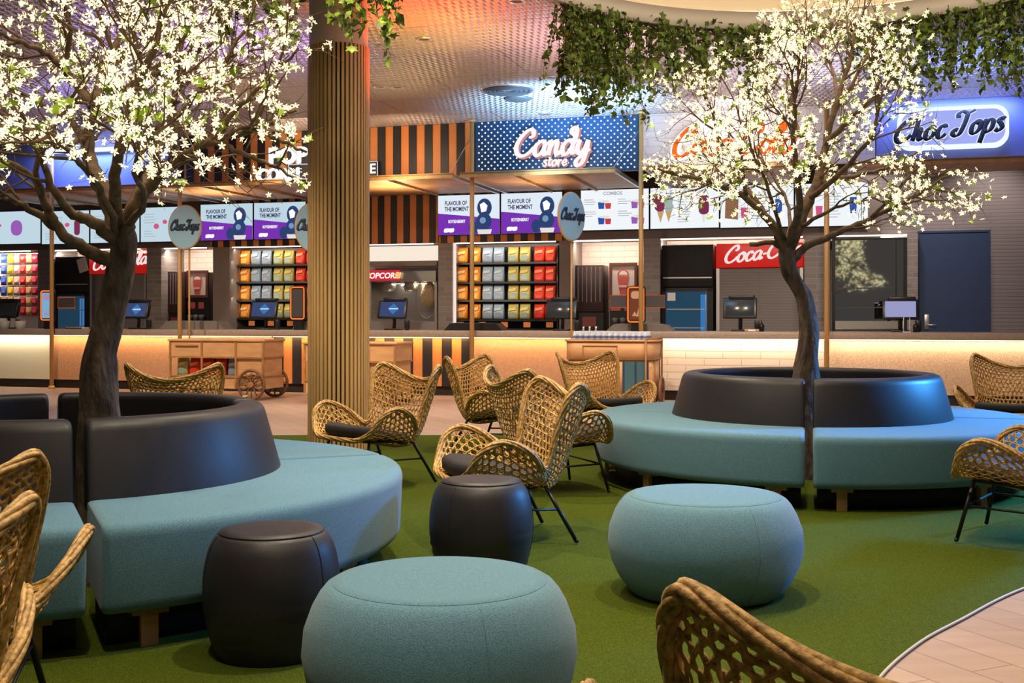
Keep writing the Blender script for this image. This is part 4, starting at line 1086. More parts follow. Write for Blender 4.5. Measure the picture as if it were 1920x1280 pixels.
def d_flavour(t, w, h):
    Y = -.0625
    part(t, 'purple_band', pic['purple'], lambda q: q.prism([(-w,-h),(w,-h),(w,-h*.24),(-w,h*.10)], Y, -.0602), 'purple slanted lower band')
    def tx(q):
        text_mb(q, 'FLAVOUR OF', -w*.78, h*.50, h*.22, Y, 0, .66, .012, 'LEFT'); text_mb(q, 'THE MOMENT', -w*.78, h*.20, h*.22, Y, 0, .66, .012, 'LEFT')
    part(t, 'headline', pic['text'], tx)
    def tw(q):
        text_mb(q, 'BOYSENBERRY', -w*.66, -h*.40, h*.16, Y-.002, 0, .62, .008, 'LEFT')
    part(t, 'subtitle', pic['wht'], tw)
    part(t, 'swirl_mark', pic['wht'], lambda q: script_mb(q, 'ceonco', -w*.64, -h*.84, h*.14, h*.05, Y-.002, 0, .62, .1, depth=.2))
    cx = w*.52
    part(t, 'ice_cream_scoop', pic['ball'], lambda q: (q.prism(ell(cx, h*.34, w*.235, h*.46), Y-.001, Y), q.prism(ell(cx-.01, -h*.36, w*.25, h*.44), Y-.001, Y), q.prism(ell(cx-w*.36, -h*.66, w*.16, h*.33), Y-.001, Y)), 'dark blue double scoop picture')
    part(t, 'scoop_highlight', pic['ballhi'], lambda q: q.prism(ell(cx-.03, -h*.30, w*.10, h*.16), Y-.003, Y-.002))
    part(t, 'white_bite', pic['wht'], lambda q: q.prism([(cx-w*.15,h*.50),(cx-w*.02,h*.62),(cx+w*.10,h*.44),(cx+w*.06,h*.16),(cx-w*.10,h*.10)], Y-.005, Y-.004))
    part(t, 'cone_top', pic['cream'], lambda q: q.prism([(cx-w*.2,-h*.99),(cx+w*.2,-h*.99),(cx+w*.24,-h*.76),(cx-w*.24,-h*.76)], Y-.003, Y-.002))
def lines(q, x0, x1, z0, z1, n, Y, rg):
    for i in range(n):
        z = z0 + (z1-z0)*i/max(1, n-1); L = (x1-x0)*rg.uniform(.55,1)
        q.bx(x0, x0+L, Y, -.0602, z, z+.010)
def tub(q, x, z, w, h, Y): q.prism([(x-w*.4,z-h/2),(x+w*.4,z-h/2),(x+w/2,z+h/2),(x-w/2,z+h/2)], Y, -.0602)
def d_combos(t, w, h):
    rg = random.Random(3); Y = -.062
    part(t, 'headline', pic['grey'], lambda q: text_mb(q, 'COMBOS', -.03, h*.74, h*.17, Y, 0, 1, .004))
    part(t, 'price_lines', pic['grey'], lambda q: [lines(q, x, x+w*.42, z, z-h*.22, 3, Y, rg) for x in (-w*.9, w*.1) for z in (h*.5, -h*.10)])
    for x in (-w*.30, w*.68):
        for z in (h*.22, -h*.55):
            part(t, 'blue_tub', pic['blue'] if x < 0 else pic['lav'], lambda q: tub(q, x-w*.09, z, w*.20, h*.34, Y)); part(t, 'red_tub', pic['red'] if x < 0 else pic['pink'], lambda q: tub(q, x+w*.11, z-h*.03, w*.18, h*.28, Y-.002)); part(t, 'tub_filling', pic['cream'], lambda q: q.prism(ell(x, z+h*.2, w*.16, h*.07, 14), Y-.001, Y))
def cone(q, x, z, w, h, Y): q.prism([(x-w/2,z),(x,z-h),(x+w/2,z)], Y, -.0602)
def d_icecream(t, w, h):
    rg = random.Random(4); Y = -.062
    part(t, 'headline', pic['grey'], lambda q: text_mb(q, 'ICE CREAM', -w*.08, h*.74, h*.17, Y, 0, 1, .004))
    part(t, 'cones', pic['cone'], lambda q: (cone(q, -w*.70, -h*.10, w*.22, h*.62, Y), cone(q, -w*.46, -h*.12, w*.20, h*.58, Y)))
    part(t, 'plum_scoops', pic['plum'], lambda q: (q.prism(ell(-w*.80, h*.48, w*.15, h*.24), Y-.002, Y-.001), q.prism(ell(-w*.72, h*.10, w*.16, h*.26), Y-.002, Y-.001)))
    part(t, 'mint_scoop', pic['mint'], lambda q: (q.prism(ell(-w*.48, h*.40, w*.15, h*.25), Y-.004, Y-.003), q.prism(ell(-w*.45, h*.06, w*.14, h*.24), Y-.004, Y-.003)))
    part(t, 'price_lines', pic['grey'], lambda q: lines(q, -w*.2, w*.2, h*.52, -h*.7, 11, Y, rg))
    part(t, 'choc_bar', pic['plum'], lambda q: q.prism(rrect(w*.42, w*.72, -h*.35, h*.62, w*.13), Y, -.0602)); part(t, 'bar_stick', pic['cream'], lambda q: q.bx(w*.53, w*.60, Y, -.0602, -h*.72, -h*.35))
    part(t, 'pink_letters', pic['pink'], lambda q: q.bx(w*.85, w*.90, Y, -.0602, h*.1, h*.45))
def d_drinks(seed):
    def d(t, w, h):
        rg = random.Random(seed); Y = -.062
        part(t, 'carton_picture', pic['brown'], lambda q: q.prism([(-w*.88,-h*.55),(-w*.52,-h*.62),(-w*.50,h*.35),(-w*.86,h*.42)], Y, -.0602))
        part(t, 'pink_cup', pic['pink'], lambda q: tub(q, -w*.34, -h*.3, w*.2, h*.5, Y)); part(t, 'blue_cup', pic['blue'], lambda q: tub(q, w*.60, -h*.05, w*.20, h*.75, Y))
        part(t, 'price_lines', pic['grey'], lambda q: lines(q, -w*.15, w*.3, h*.5, -h*.6, 9, Y, rg))
    return d
def d_left(seed):
    def d(t, w, h):
        rg = random.Random(seed); Y = -.062
        part(t, 'price_lines', pic['grey'], lambda q: (lines(q, -w*.85, -w*.1, h*.6, h*.1, 4, Y, rg), lines(q, -w*.85, -w*.3, -h*.4, -h*.7, 3, Y, rg)))
        part(t, 'bar_picture', pic['lav' if seed % 2 else 'plum'], lambda q: q.prism(rrect(w*.38, w*.62, -h*.5, h*.45, w*.11), Y, -.0602))
        part(t, 'pink_picture', pic['pink'], lambda q: (q.prism(ell(-w*.3+.1*seed % .2, -h*.1, w*.12, h*.16), Y, -.0602), q.prism(ell(w*.08, h*.15, w*.10, h*.13), Y, -.0602)))
    return d
GW = 'white menu screens'; GP = 'purple dessert screens'
screen(379, 477, 383, 450, 'purple and white dessert screen, left of the pair beside the slatted column', GP, scr_dim, d_flavour)
screen(479, 576, 380, 448, 'purple and white dessert screen, touching the slatted column', GP, scr_dim, d_flavour)
screen(823, 939, 366, 440, 'purple and white dessert screen behind the timber pole', GP, scr_white, d_flavour)
screen(941, 1056, 362, 437, 'purple and white dessert screen beside the edge-on oval sign', GP, scr_white, d_flavour)
screen(1090, 1218, 356, 431, 'white menu screen headed combos', GW, scr_white2, d_combos)
screen(1220, 1349, 352, 428, 'white menu screen headed ice cream, with two cones', GW, scr_white2, d_icecream)
screen(1351, 1489, 348, 426, 'white menu screen behind the left limbs of the farther tree', GW, scr_white2, d_drinks(5))
screen(1491, 1628, 344, 424, 'white menu screen with a blue cup, right of the farther tree trunk', GW, scr_white2, d_drinks(6))
screen(-95, 80, 398, 458, 'pale menu screen at the left edge of the photo', GW, scr_dim, d_left(1))
screen(82, 171, 396, 457, 'pale menu screen behind the left limbs of the nearer tree', GW, scr_dim, d_left(2))
screen(173, 265, 393, 455, 'pale menu screen behind the trunk of the nearer tree', GW, scr_dim, d_left(3))
screen(267, 352, 389, 453, 'pale menu screen behind the pale oval sign on the left', GW, scr_dim, d_left(4))
# striped boards behind the dessert screens and above the popcorn light box
def stripes(a, b, z0, z1, label, w=.118):
    c0, c1 = bs(a, TB), bs(b, TB); h = (c1-c0)/2
    t = BT('striped_panel', label, 'wall panel', (c0+c1)/2, TB, z0, 'striped panels on the bulkhead')
    q = MB(); q.bx(-h, h, -.02, 0, 0, z1-z0); q.build('board', MT['orange'], t)
    q = MB(); slabs(q, -h, h, -.02, 0, z1-z0, w, .03, .01); q.build('stripe', MT['black'], t)['label'] = 'black upright stripes'
stripes(396, 588, zb-.01, CEIL-.01, 'orange and black striped panel behind the left pair of dessert screens')
stripes(590, 822, zb-.01, CEIL-.01, 'orange and black striped panel above the popcorn machine')
stripes(824, 1058, zb-.01, CEIL-.01, 'orange and black striped panel behind the right pair of dessert screens')
# ceiling-mounted security dome cameras under the canopy
cam0 = None
for px, py, lb in ((1105, 350, 'small white dome camera above the combos menu'), (466, 373, 'small white dome camera above the left dessert screens')):
    s_, z_ = bk(px, py, TB-.12)
    t = BT('dome_camera', lb, 'camera', s_, TB-.10, z_, 'white dome cameras')
    q = MB(); q.bx(-.03, .03, .0, .10, -.02, .05); q.build('bracket', MT['white'], t)
    q = MB(); q.cyl(0, -.03, -.02, .03, .06, 16); q.build('housing', MT['white'], t)
    q = MB(); q.sphere((0,-.03,-.02), .045, 12, 8); q.build('dome', MT['blk'], t)
# ------------------------------------------------------------------ navy door, glass cabinet
c0, z1 = bk(1724, 437, TB+.2); c1 = bs(1853, TB+.2); h = (c1-c0)/2
t = BT('door_1', 'navy blue door with a steel lever handle, at the right', 'door', (c0+c1)/2, TB+.2, 0); t['kind'] = 'structure'
q = MB(); q.bx(-h-.03, -h, -.03, .0, 0, z1+.03); q.bx(h, h+.03, -.03, 0, 0, z1+.03); q.bx(-h, h, -.03, 0, z1, z1+.03); q.build('frame', MT['navy'], t)
q = MB(); q.bx(-h, h, -.018, -.001, .01, z1); q.build('leaf', MT['navy'], t)
q = MB(); q.rbx(-h+.07, -h+.14, -.028, -.018, 1.0, 1.22, .004); q.tube([(-h+.105,-.03,1.06),(-h+.105,-.07,1.06),(-h+.24,-.07,1.06)], .010, 8); q.build('handle', MT['alu'], t)
c0, z1 = bk(1560, 447, TB+.1); c1 = bs(1700, TB+.1); h = (c1-c0)/2
t = BT('glass_cabinet', 'tall glass fronted cabinet mirroring the blossom tree, left of the navy door', 'cabinet', (c0+c1)/2, TB+.1, .9)
H = z1-.9
q = MB(); q.bx(-h, h, .06, .5, -.9, H); q.build('carcass', MT['blk'], t)
q = MB(); q.bx(-h, -h+.05, 0, .06, -.9, H); q.bx(h-.05, h, 0, .06, -.9, H); q.bx(-h, h, 0, .06, H-.03, H); q.bx(-.012+h*.72, .012+h*.72, .0, .06, -.9, H); q.build('frame', MT['blk'], t)
q = MB(); q.bx(-h+.05, h-.05, .03, .058, -.9, H-.03); q.build('glass_front', MT['mirror'], t)['label'] = 'mirror-like glass'
for zz in (.42, .72): 
    q = MB(); q.bx(-h+.05, h*.70, .005, .03, zz, zz+.02); q.build('shelf_edge', MT['dkgrey'], t)
q = MB(); q.bx(-h+.05, h-.05, -.02, .03, .10, .22); q.build('lower_rail', MT['steel'], t)
# ------------------------------------------------------------------ bag displays
def pouch(kind_mats, w, hgt, d):
    """a popcorn bag: gusseted sides, crimped top, a printed label panel"""
    q = MB()
    sec = [(0,.92,.62),(.05,1,1),(.45,1,.95),(.75,.99,.6),(.9,.98,.16),(1,1,.10)]
    rings = []
    for f, a, b in sec:
        W, D = w/2*a, d/2*b; rr = []
        for k in range(16):
            an = 2*pi*k/16; cx = abs(cos(an))**.45*(1 if cos(an) >= 0 else -1); cy = abs(sin(an))**.6*(1 if sin(an) >= 0 else -1)
            rr.append((W*cx, D*cy, f*hgt))
        rings.append(rr)
    for rr in rings: q.v.extend(rr)
    for i in range(len(rings)-1):
        for k in range(16):
            k2 = (k+1) % 16; q.f.append([i*16+k, i*16+k2, i*16+16+k2, i*16+16+k]); q.m.append(0); q.s.append(True)
    q.f.append(list(range(16))[::-1]); q.m.append(0); q.s.append(False)
    o = len(rings)*16-16; q.f.append([o+k for k in range(16)]); q.m.append(0); q.s.append(False)
    lab = MB(); lab.prism([(-w*.36,hgt*.52),(w*.30,hgt*.60),(w*.36,hgt*.78),(-w*.34,hgt*.70)], -d/2-.004, -d/2*.55)
    win = MB(); win.prism(rrect(-w*.30, w*.30, hgt*.12, hgt*.44, .02), -d/2-.003, -d/2*.6)
    return q, lab, win
BAGC = {'orange': ((.70,.23,.012),(.85,.55,.25),(.75,.38,.08)), 'grey blue': ((.27,.36,.47),(.42,.48,.55),(.20,.24,.30)), 'olive yellow': ((.42,.36,.10),(.60,.50,.16),(.20,.30,.30)), 'red': ((.60,.03,.008),(.80,.25,.12),(.55,.03,.01))}
bagproto = {}
for n, (c, l, wn) in BAGC.items():
    bagproto[n] = (pouch(None, .186, .262, .15), cm('bag_'+n.replace(' ','_'), c, .4, bump=(30,.3)), cm('bag_label_'+n.replace(' ','_'), l, .4), cm('bag_print_'+n.replace(' ','_'), wn, .4))
first = {}
ORD = ('topmost', 'second', 'third', 'lowest'); NTH = ('first','second','third','fourth','fifth','sixth','seventh','eighth')
def bag(n, s_, t_, z_, label, grp):
    if n not in first:
        t = BT('snack_bag', label, 'bag', s_, t_, z_, grp); (a, b, c), m1, m2, m3 = bagproto[n]
        a.build('pouch', m1, t); b.build('label_band', m2, t); c.build('front_print', m3, t); first[n] = t
    else: dup(first[n], BW(s_, t_, z_), RB, label, grp)
def display(label, cols, rows, px0, px1, side):
    tt = TB + .38
    c0, c1 = bs(px0, tt), bs(px1, tt); h = (c1-c0)/2
    zr = [bk((px0+px1)/2, y, tt)[1] for y in rows]
    t = BT('display_shelves', label, 'shelf unit', (c0+c1)/2, tt-.12, .0)
    q = MB(); q.bx(-h, h, .34, .36, .9, zb-.06); q.build('back_panel', cm('display_navy', (.012,.035,.075), .5), t)
    q = MB(); q.bx(-h-.02, -h, 0, .36, 0, zb-.06); q.build('side_panel', MT['blk'], t)
    q = MB(); q.bx(h, h+.02, 0, .36, 0, zb-.06); q.build('side_panel', MT['blk'], t)
    for z in zr:
        q = MB(); q.bx(-h, h, -.02, .34, z-.035, z-.002); q.build('shelf', MT['blk'], t)
    for z in zr[1:]:
        lamp('AREA', 'bag_fill', BW((c0+c1)/2, tt-.32, z+.36), 3.0*h, (1,.86,.68), 2*h, sy=.04, aim=BW((c0+c1)/2, tt-.02, z+.10)).rotation_euler.z = RB  # added fill for the lower bag rows; the shelves carry no strips
    q = MB(); q.bx(-h, h, .0, .34, 0, zr[-1]-.16); q.build('base_cabinet', MT['blk'], t)
    q = MB()
    for i in range(5): q.bx(-h+.12+i*(2*h-.24)/4-.06, -h+.12+i*(2*h-.24)/4+.06, -.01, 0, zr[-1]-.14, zr[-1]-.05)
    q.build('ticket_strip', MT['orange'], t)
    for ri, z in enumerate(zr):
        for ci, (px, n) in enumerate(cols):
            bag(n, bs(px, tt-.02), tt-.02, z, '%s snack bag on the %s shelf of the %s display, %s from left' % (n, ORD[ri], side, NTH[ci]), 'snack bags in the %s display' % side)
display('lit wall shelves of snack bags right of the popcorn machine', ((868,'orange'),(892,'orange'),(915,'grey blue'),(936,'grey blue'),(963,'olive yellow'),(985,'olive yellow'),(1012,'red'),(1033,'red')), (492,528,562,598), 855, 1047, 'right')
display('lit wall shelves of snack bags left of the slatted column', ((442,'orange'),(461,'orange'),(481,'grey blue'),(501,'grey blue'),(523,'olive yellow'),(543,'olive yellow'),(565,'red'),(585,'red')), (496,528,562,596), 432, 598, 'left')
# ------------------------------------------------------------------ hanging candy at the left edge
tt = TB + .45
c0, c1 = bs(-60, tt), bs(73, tt); h = (c1-c0)/2
t = BT('candy_rack', 'wall rack of hanging candy packets at the left edge', 'rack', (c0+c1)/2, tt, .0)
q = MB(); q.bx(-h, h, .04, .06, .9, zb-.06); q.build('back_panel', MT['white'], t)
zc = [bk(36, y, tt)[1] for y in (476, 497, 518, 538, 557, 575)]
for z in zc: q = MB(); q.bx(-h, h, .0, .04, z-.012, z+.012); q.build('rail', MT['alu'], t)
CC = [('blue',(.05,.12,.55)),('yellow',(.80,.55,.03)),('pale pink',(.75,.45,.40)),('red',(.65,.03,.03)),('tan',(.70,.38,.18)),('crimson',(.50,.02,.06))]
LOWC = {0:('amber',(.65,.28,.03)),1:('mustard',(.60,.42,.05))}
def candy_mesh():
    q = MB(); w, hh = .068, .17
    rings = [(0,1,.08),(.08,.96,.5),(.5,1.02,1),(.85,.96,.5),(.92,1,.10),(1,1,.08)]
    for f, a, b in rings:
        for k in range(12):
            an = 2*pi*k/12; q.v.append((w*a*abs(cos(an))**.5*(1 if cos(an) >= 0 else -1), .024*b*sin(an), -f*hh))
    for i in range(5):
        for k in range(12):
            k2 = (k+1) % 12; q.f.append([i*12+k2, i*12+k, i*12+12+k, i*12+12+k2]); q.m.append(0); q.s.append(True)
    q.f.append(list(range(12))); q.m.append(0); q.s.append(False); q.f.append([60+k for k in range(12)][::-1]); q.m.append(0); q.s.append(False)
    return q
NR6 = ('top','second','third','fourth','fifth','lowest'); cmats = {}
hookm = MB(); hookm.tube([(0,.03,.015),(0,-.02,.015),(0,-.035,.03)], .004, 6)
for ci, px in enumerate((9, 21, 33, 45, 56, 67)):
    for ri, z in enumerate(zc):
        nm, col = LOWC[ci] if (ri >= 4 and ci in LOWC) else CC[ci]
        lab = '%s candy packet, %s row of the hanging candy at the left edge, %s column' % (nm, NR6[ri], NTH[ci])
        if nm not in cmats:
            p = BT('candy_packet', lab, 'candy packet', bs(px, tt-.02), tt-.045, z-.002, 'hanging candy packets')
            candy_mesh().build('pouch', cm('candy_'+nm.replace(' ','_'), col, .35, bump=(40,.4)), p)
            q = MB(); q.prism(ell(0,-.085,.04,.03,14), -.028, -.02); q.build('front_print', cm('candy_print_'+nm.replace(' ','_'), tuple(min(1,x*1.5+.12) for x in col), .35), p)
            hookm.build('hang_tab', MT['alu'], p); cmats[nm] = p
        else: dup(cmats[nm], BW(bs(px, tt-.02), tt-.045, z-.002), RB, lab)
# ------------------------------------------------------------------ fridges, drink machines, popcorn machine
def slot(a, b, py0, t_):
    c0, z1 = bk(a, py0, t_); c1 = bs(b, t_); return (c0+c1)/2, (c1-c0)/2, z1
def fridge(a, b, py0, label, grp):
    t_ = TB + .06; c, h, z1 = slot(a, b, py0, t_)
    t = BT('drinks_fridge', label, 'fridge', c, t_, 0, grp)
    zd = z1*.70
    q = MB(); q.bx(-h, h, .05, .62, 0, z1); q.build('body', MT['blk'], t)
    q = MB(); q.rbx(-h, h, .0, .05, zd+.02, z1-.005, .012); q.build('header_panel', MT['dark'], t)
    q = MB(); q.bx(-h+.02, h-.02, -.004, .0, zd+.16, zd+.18); q.build('header_line', MT['alu'], t)
    d = MB(); d.bx(-h, h, .0, .05, .25, .35); d.bx(-h, -h+.06, 0, .05, .35, zd); d.bx(h-.09, h, 0, .05, .35, zd); d.bx(-h, h, 0, .05, zd-.05, zd)
    do = d.build('door', MT['blk'], t)
    q = MB(); q.bx(-h+.06, h-.09, .012, .03, .35, zd-.05); q.build('glass', cm('fridge_glass', (.02,.05,.08), .08, emit=(.02,.10,.20), estr=.35), do)['label'] = 'dark glass pane with inner glow painted in'  # blue interior glow is put into the pane as emission
    q = MB(); q.tube([(h-.11,-.03,.75),(h-.11,-.05,.9),(h-.11,-.05,1.5),(h-.11,-.03,1.6)], .010, 8); q.build('handle', MT['alu'], do)
    for z in (1.0, 1.3, 1.6):
        q = MB(); q.bx(-h+.07, h-.10, .005, .011, z, z+.014); q.build('shelf_edge', MT['alu'], t)
    q = MB(); q.bx(h-.20, h-.10, .006, .010, .95, zd-.1); q.build('light_strip', ME('fridge_blue', (.06,.30,.75), .6), t)['label'] = 'blue lit inner strip'
    q = MB(); q.bx(-h+.09, -h+.22, -.004, .0, zd-.20, zd-.07); q.build('notice', MT['white'], t)['label'] = 'small white notice'
    return t
fridge(1241, 1337, 459, 'tall black glass-door drinks fridge left of the red cooler header', 'drinks fridges')
fridge(103, 166, 481, 'tall black glass-door drinks fridge behind the lower left limb of the nearer tree', 'drinks fridges')
def cooler(a, b, py0, label, grp, full=True):
    t_ = TB + .08; c, h, z1 = slot(a, b, py0, t_)
    t = BT('drinks_cooler', label, 'cooler', c, t_, 0, grp)
    hz = z1 - bk((a+b)/2, py0 + (44 if full else 36), t_)[1]
    q = MB(); q.bx(-h, h, .06, .62, 0, z1-hz); q.build('body', MT['grey'], t)
    q = MB(); q.bx(-h+.04, h-.04, .03, .06, 0, z1-hz-.01); q.build('roller_shutter', MT['shutter'], t)
    q = MB(); q.bx(-h, -h+.05, .0, .06, 0, z1-hz-.01); q.bx(h-.05, h, 0, .06, 0, z1-hz-.01); q.build('side_rail', MT['alu'], t)
    q = MB(); q.rbx(-h, h, -.02, .60, z1-hz, z1, .008); q.build('header', cm('cooler_red', (.62,.015,.015), .35, emit=(.8,.015,.01), estr=.35), t)['label'] = 'lit red header panel'
    q = MB(); script_mb(q, 'Coca-Cola', .05, z1-hz*.66, hz*.36, hz*.062, -.032, 0, .98, .28, 0, .1, depth=.3); q.build('script', ME('cola_white', (1,.90,.86), .85), t)['label'] = 'white script lettering'
    return t
cooler(1343, 1506, 457, 'grey roller-shutter drinks cooler with red script header, behind the farther tree trunk', 'roller shutter coolers')
cooler(168, 274, 477, 'grey roller-shutter drinks cooler with red header, behind the nearer tree trunk', 'roller shutter coolers', False)
def drink_machine(a, b, py0, label, grp, z0=.9):
    t_ = TB + .22; c, h, z1 = slot(a, b, py0, t_)
    t = BT('drink_machine', label, 'drink machine', c, t_, 0, grp)
    H = z1
    q = MB(); q.bx(-h, h, .02, .5, 0, H*.62); q.build('body', MT['blk'], t)
    q = MB(); q.rbx(-h, h, -.02, .45, H*.62, H, .01); q.build('upper_cabinet', cm('machine_plum', (.035,.016,.018), .4), t)
    for k in range(6):
        x = -h+.05 + (2*h-.1)*k/5; q = MB(); q.bx(x-.005, x+.005, -.026, -.02, H*.70, H-.03); q.build('slot_line', cm('slot_grey', (.30,.27,.27), .4), t)
    q = MB(); q.bx(-h*.5, h*.5, -.0, .02, H*.50, H*.58); q.build('button_panel', cm('panel_red', (.18,.03,.03)), t)
    for x in (-h*.4, h*.05, h*.5):
        q = MB(); q.cyl(x, -.03, H*.42, H*.50, .022, 12); q.tube([(x,-.03,H*.42),(x,-.05,H*.39)], .010, 8); q.build('tap', MT['alu'], t)
    q = MB(); q.bx(-h*.9, h*.9, -.12, .02, H*.36, H*.375); q.build('drip_tray', MT['steel'], t)
    return t
drink_machine(1079, 1131, 497, 'dark slush machine with upright slots left of the right framed picture', 'dark drink machines')
drink_machine(311, 346, 509, 'dark drink machine just right of the nearer tree trunk', 'dark drink machines')
def framed_drink(a, b, py0, py1, label, grp):
    t_ = TB + .28; c0, z1 = bk(a, py0, t_); c1, z0 = bk(b, py1, t_); h = (c1-c0)/2; H = z1-z0
    t = BT('framed_picture', label, 'picture', (c0+c1)/2, t_, z0, grp)
    q = MB(); 
    for x0, x1, a0, a1 in ((-h,h,0,.05),(-h,h,H-.05,H),(-h,-h+.045,.05,H-.05),(h-.045,h,.05,H-.05)): q.bx(x0, x1, -.03, 0, a0, a1)
    q.build('frame', cm('frame_plum', (.10,.03,.025), .4), t)
    q = MB(); q.bx(-h+.04, h-.04, -.012, -.002, .04, H-.04); q.build('sheet', cm('sheet_pale', (.55,.47,.44), .5), t)
    q = MB(); q.prism([(-h*.24,H*.12),(h*.20,H*.12),(h*.42,H*.62),(-h*.42,H*.62)], -.018, -.013); q.prism(ell(0,H*.66,h*.42,H*.16,20,0,pi), -.018, -.013); q.build('cup_print', cm('cup_red', (.42,.07,.06), .5), t)
    q = MB(); q.prism(ell(0,H*.66,h*.30,H*.12,20,0,pi), -.021, -.0185); q.build('ice_print', cm('ice_grey', (.60,.50,.48), .5), t)
    q = MB(); q.bx(-h*.30, h*.24, -.023, -.0185, H*.32, H*.38); q.build('band_print', cm('band_pale', (.60,.40,.36), .5), t)
    # the dark stand it hangs on
    q = MB(); q.bx(-h*.98, h*1.05, .0, .35, -z0, H*.93); q.build('stand', MT['blk'], t)
    for x in (-h*.55, 0, h*.55):
        q = MB(); q.lathe([(0,0),(.045,.0),(.055,.12),(.0,.13)], 12, (x,-.07,-.44)); q.build('tap_head', MT['dkgrey'], t)
    q = MB(); q.bx(-h*.9, -h*.2, -.02, 0, -.20, -.08); q.bx(h*.1, h*.6, -.02, 0, -.20, -.08); q.build('sticker', cm('sticker_red', (.35,.07,.05), .5), t)
    return t
framed_drink(1143, 1195, 493, 560, 'framed red iced drink picture on a dark stand, behind the lit kiosk on the right', 'framed drink pictures')
framed_drink(351, 391, 507, 558, 'framed red iced drink picture on a dark stand, right of the left timber pole', 'framed drink pictures')
# popcorn machine
t_ = TB + .30; c, h, z1 = slot(692, 819, 502, t_)
t = BT('popcorn_machine', 'stainless popcorn machine with a red lit sign, right of the slatted column', 'popcorn machine', c, t_, 0)
q = MB(); q.bx(-h, h, 0, .5, 0, 1.10); q.build('base_cabinet', MT['steel'], t)
q = MB(); q.bx(-h, h, .40, .5, 1.10, z1-.25); q.bx(-h, -h+.04, 0, .4, 1.10, z1-.25); q.bx(h-.04, h, 0, .4, 1.10, z1-.25); q.build('cabinet_frame', MT['steel'], t)
q = MB(); q.bx(-h, h, -.05, .5, z1-.25, z1); q.build('hood', MT['steel'], t)
c2 = (bs(692, t_)+bs(752, t_))/2 - c; w2 = (bs(752, t_)-bs(692, t_))/2
q = MB(); q.bx(c2-w2, c2+w2, -.10, -.05, z1-.23, z1-.05); q.build('red_sign', ME('pop_red', (.70,.03,.05), .85), t)['label'] = 'lit red sign panel'
q = MB(); text_mb(q, 'POPCORN', c2, z1-.19, .10, -.105, 0, 1.0, .006, 'CENTER', .2); q.build('sign_letters', ME('pop_white', (1,.9,.85), 1.1), t)
q = MB()
for k in range(7): q.sphere((c2+w2-.02+.03*cos(k*.9), -.10, z1-.14+.035*sin(k*.9)), .028, 8, 6); q.sphere((c2-w2+.02+.03*cos(k*.9), -.10, z1-.14+.035*sin(k*.9)), .028, 8, 6)
q.build('popcorn_emblem', ME('pop_yellow', (1,.62,.20), .9), t)
q = MB(); q.bx(-h+.04, h-.04, .02, .035, 1.12, z1-.27); q.build('glass_front', M('clear_glass', (1,1,1), .02, 0, trans=1.0, ior=1.1), t)
for x in (-h*.55, h*.1):
    q = MB(); q.lathe([(0,.0),(.10,.02),(.13,.10),(.13,.22),(.09,.25),(0,.26)], 20, (x,.22,1.62)); q.build('kettle', MT['steel'], t)
    q = MB(); q.tube([(x-.16,.22,z1-.3),(x-.16,.22,1.72),(x-.10,.22,1.72)], .014, 8); q.build('kettle_arm', MT['alu'], t)
q = MB(); q.lathe([(0,0),(.14,.03),(.15,.2),(.10,.38),(0,.46)], 20, (h*.66,.20,1.36)); q.build('popcorn_cone', cm('popcorn_cream', (.80,.66,.42), .8, bump=(30,1,.03)), t)
q = MB(); q.tube([(h*.66+.19*cos(2*pi*i/24),.06,1.50+.34*sin(2*pi*i/24)) for i in range(24)], .008, 6, 0, True); q.build('round_hoop', MT['alu'], t)
for k in range(5):
    q = MB(); q.bx(-h+.06, h*.42, .1, .11, 1.25+.0+k*.055, 1.26+k*.055); q.build('wire_rack', MT['alu'], t)
lamp('AREA', 'popcorn_light', BW(c, t_+.2, z1-.28), 7, (1,.85,.65), .8, sy=.15, rot=(0,0,RB))
# ------------------------------------------------------------------ tills on the counter
def till(px, py0, py1, label, grp, lit, back=False, turn=0.0, t_=.34):
    s_, zt = bk(px, py0, t_); zz = .98
    t = BT('till', label, 'till', s_, t_, zz, grp, turn)
    H = zt - zz
    q = MB(); q.rbx(-.12, .12, -.10, .12, 0, .025, .008); q.build('base', MT['blk'], t)
    q = MB(); q.tube([(0,.02,.02),(0,.04,H*.30),(0,.0,H*.42)], .028, 10); q.build('stand', MT['blk'], t)
    X = Matrix.Translation((0,-.03,H*.64)) @ Matrix.Rotation(radians(-16), 4, 'X')
    q = MB(); q.rbx(-.235, .235, -.03, .02, -H*.30, H*.28, .012, 0, 2, X); q.rbx(-.19, .19, .02, .13, -H*.20, H*.26, .03, 0, 2, X); q.build('monitor', MT['blk'], t)
    q = MB(); q.rbx(-.20, .20, -.033, -.029, -H*.24, H*.22, .0015, 0, 1, X); s2 = q.build('screen', lit, t)
    if lit is scr_on:
        q = MB(); q.rbx(-.05, .10, -.036, -.034, -.01, .012, .0008, 0, 1, X); q.build('screen_mark', scr_mark, s2)
        q = MB(); q.obx(X @ Matrix.Translation((.02,-.0345,.0)) @ Matrix.Rotation(radians(45), 4, 'Y'), .13, .002, .13); q.build('screen_diamond', scr_dia, s2)
    q = MB(); q.rbx(-.16, .20, -.04, .10, H*.88, H*1.0, .012); q.build('receipt_printer', MT['blk'], t)
    q = MB(); q.rbx(.20, .27, -.06, .0, .02, .16, .008); q.tube([(.235,-.03,.0),(.235,-.03,.03)], .03, 10); q.build('card_reader', MT['blk'], t)
    return t
scr_off = M('screen_off', (.035,.042,.050), .2); scr_on = ME('screen_blue', (.045,.065,.16), 1); scr_dia = ME('screen_blue_light', (.04,.18,.45), 1); scr_mark = ME('screen_mark', (.75,.82,.9), .8); scr_pale = ME('screen_pale', (.35,.36,.62), .9)
GT = 'tills along the counter'
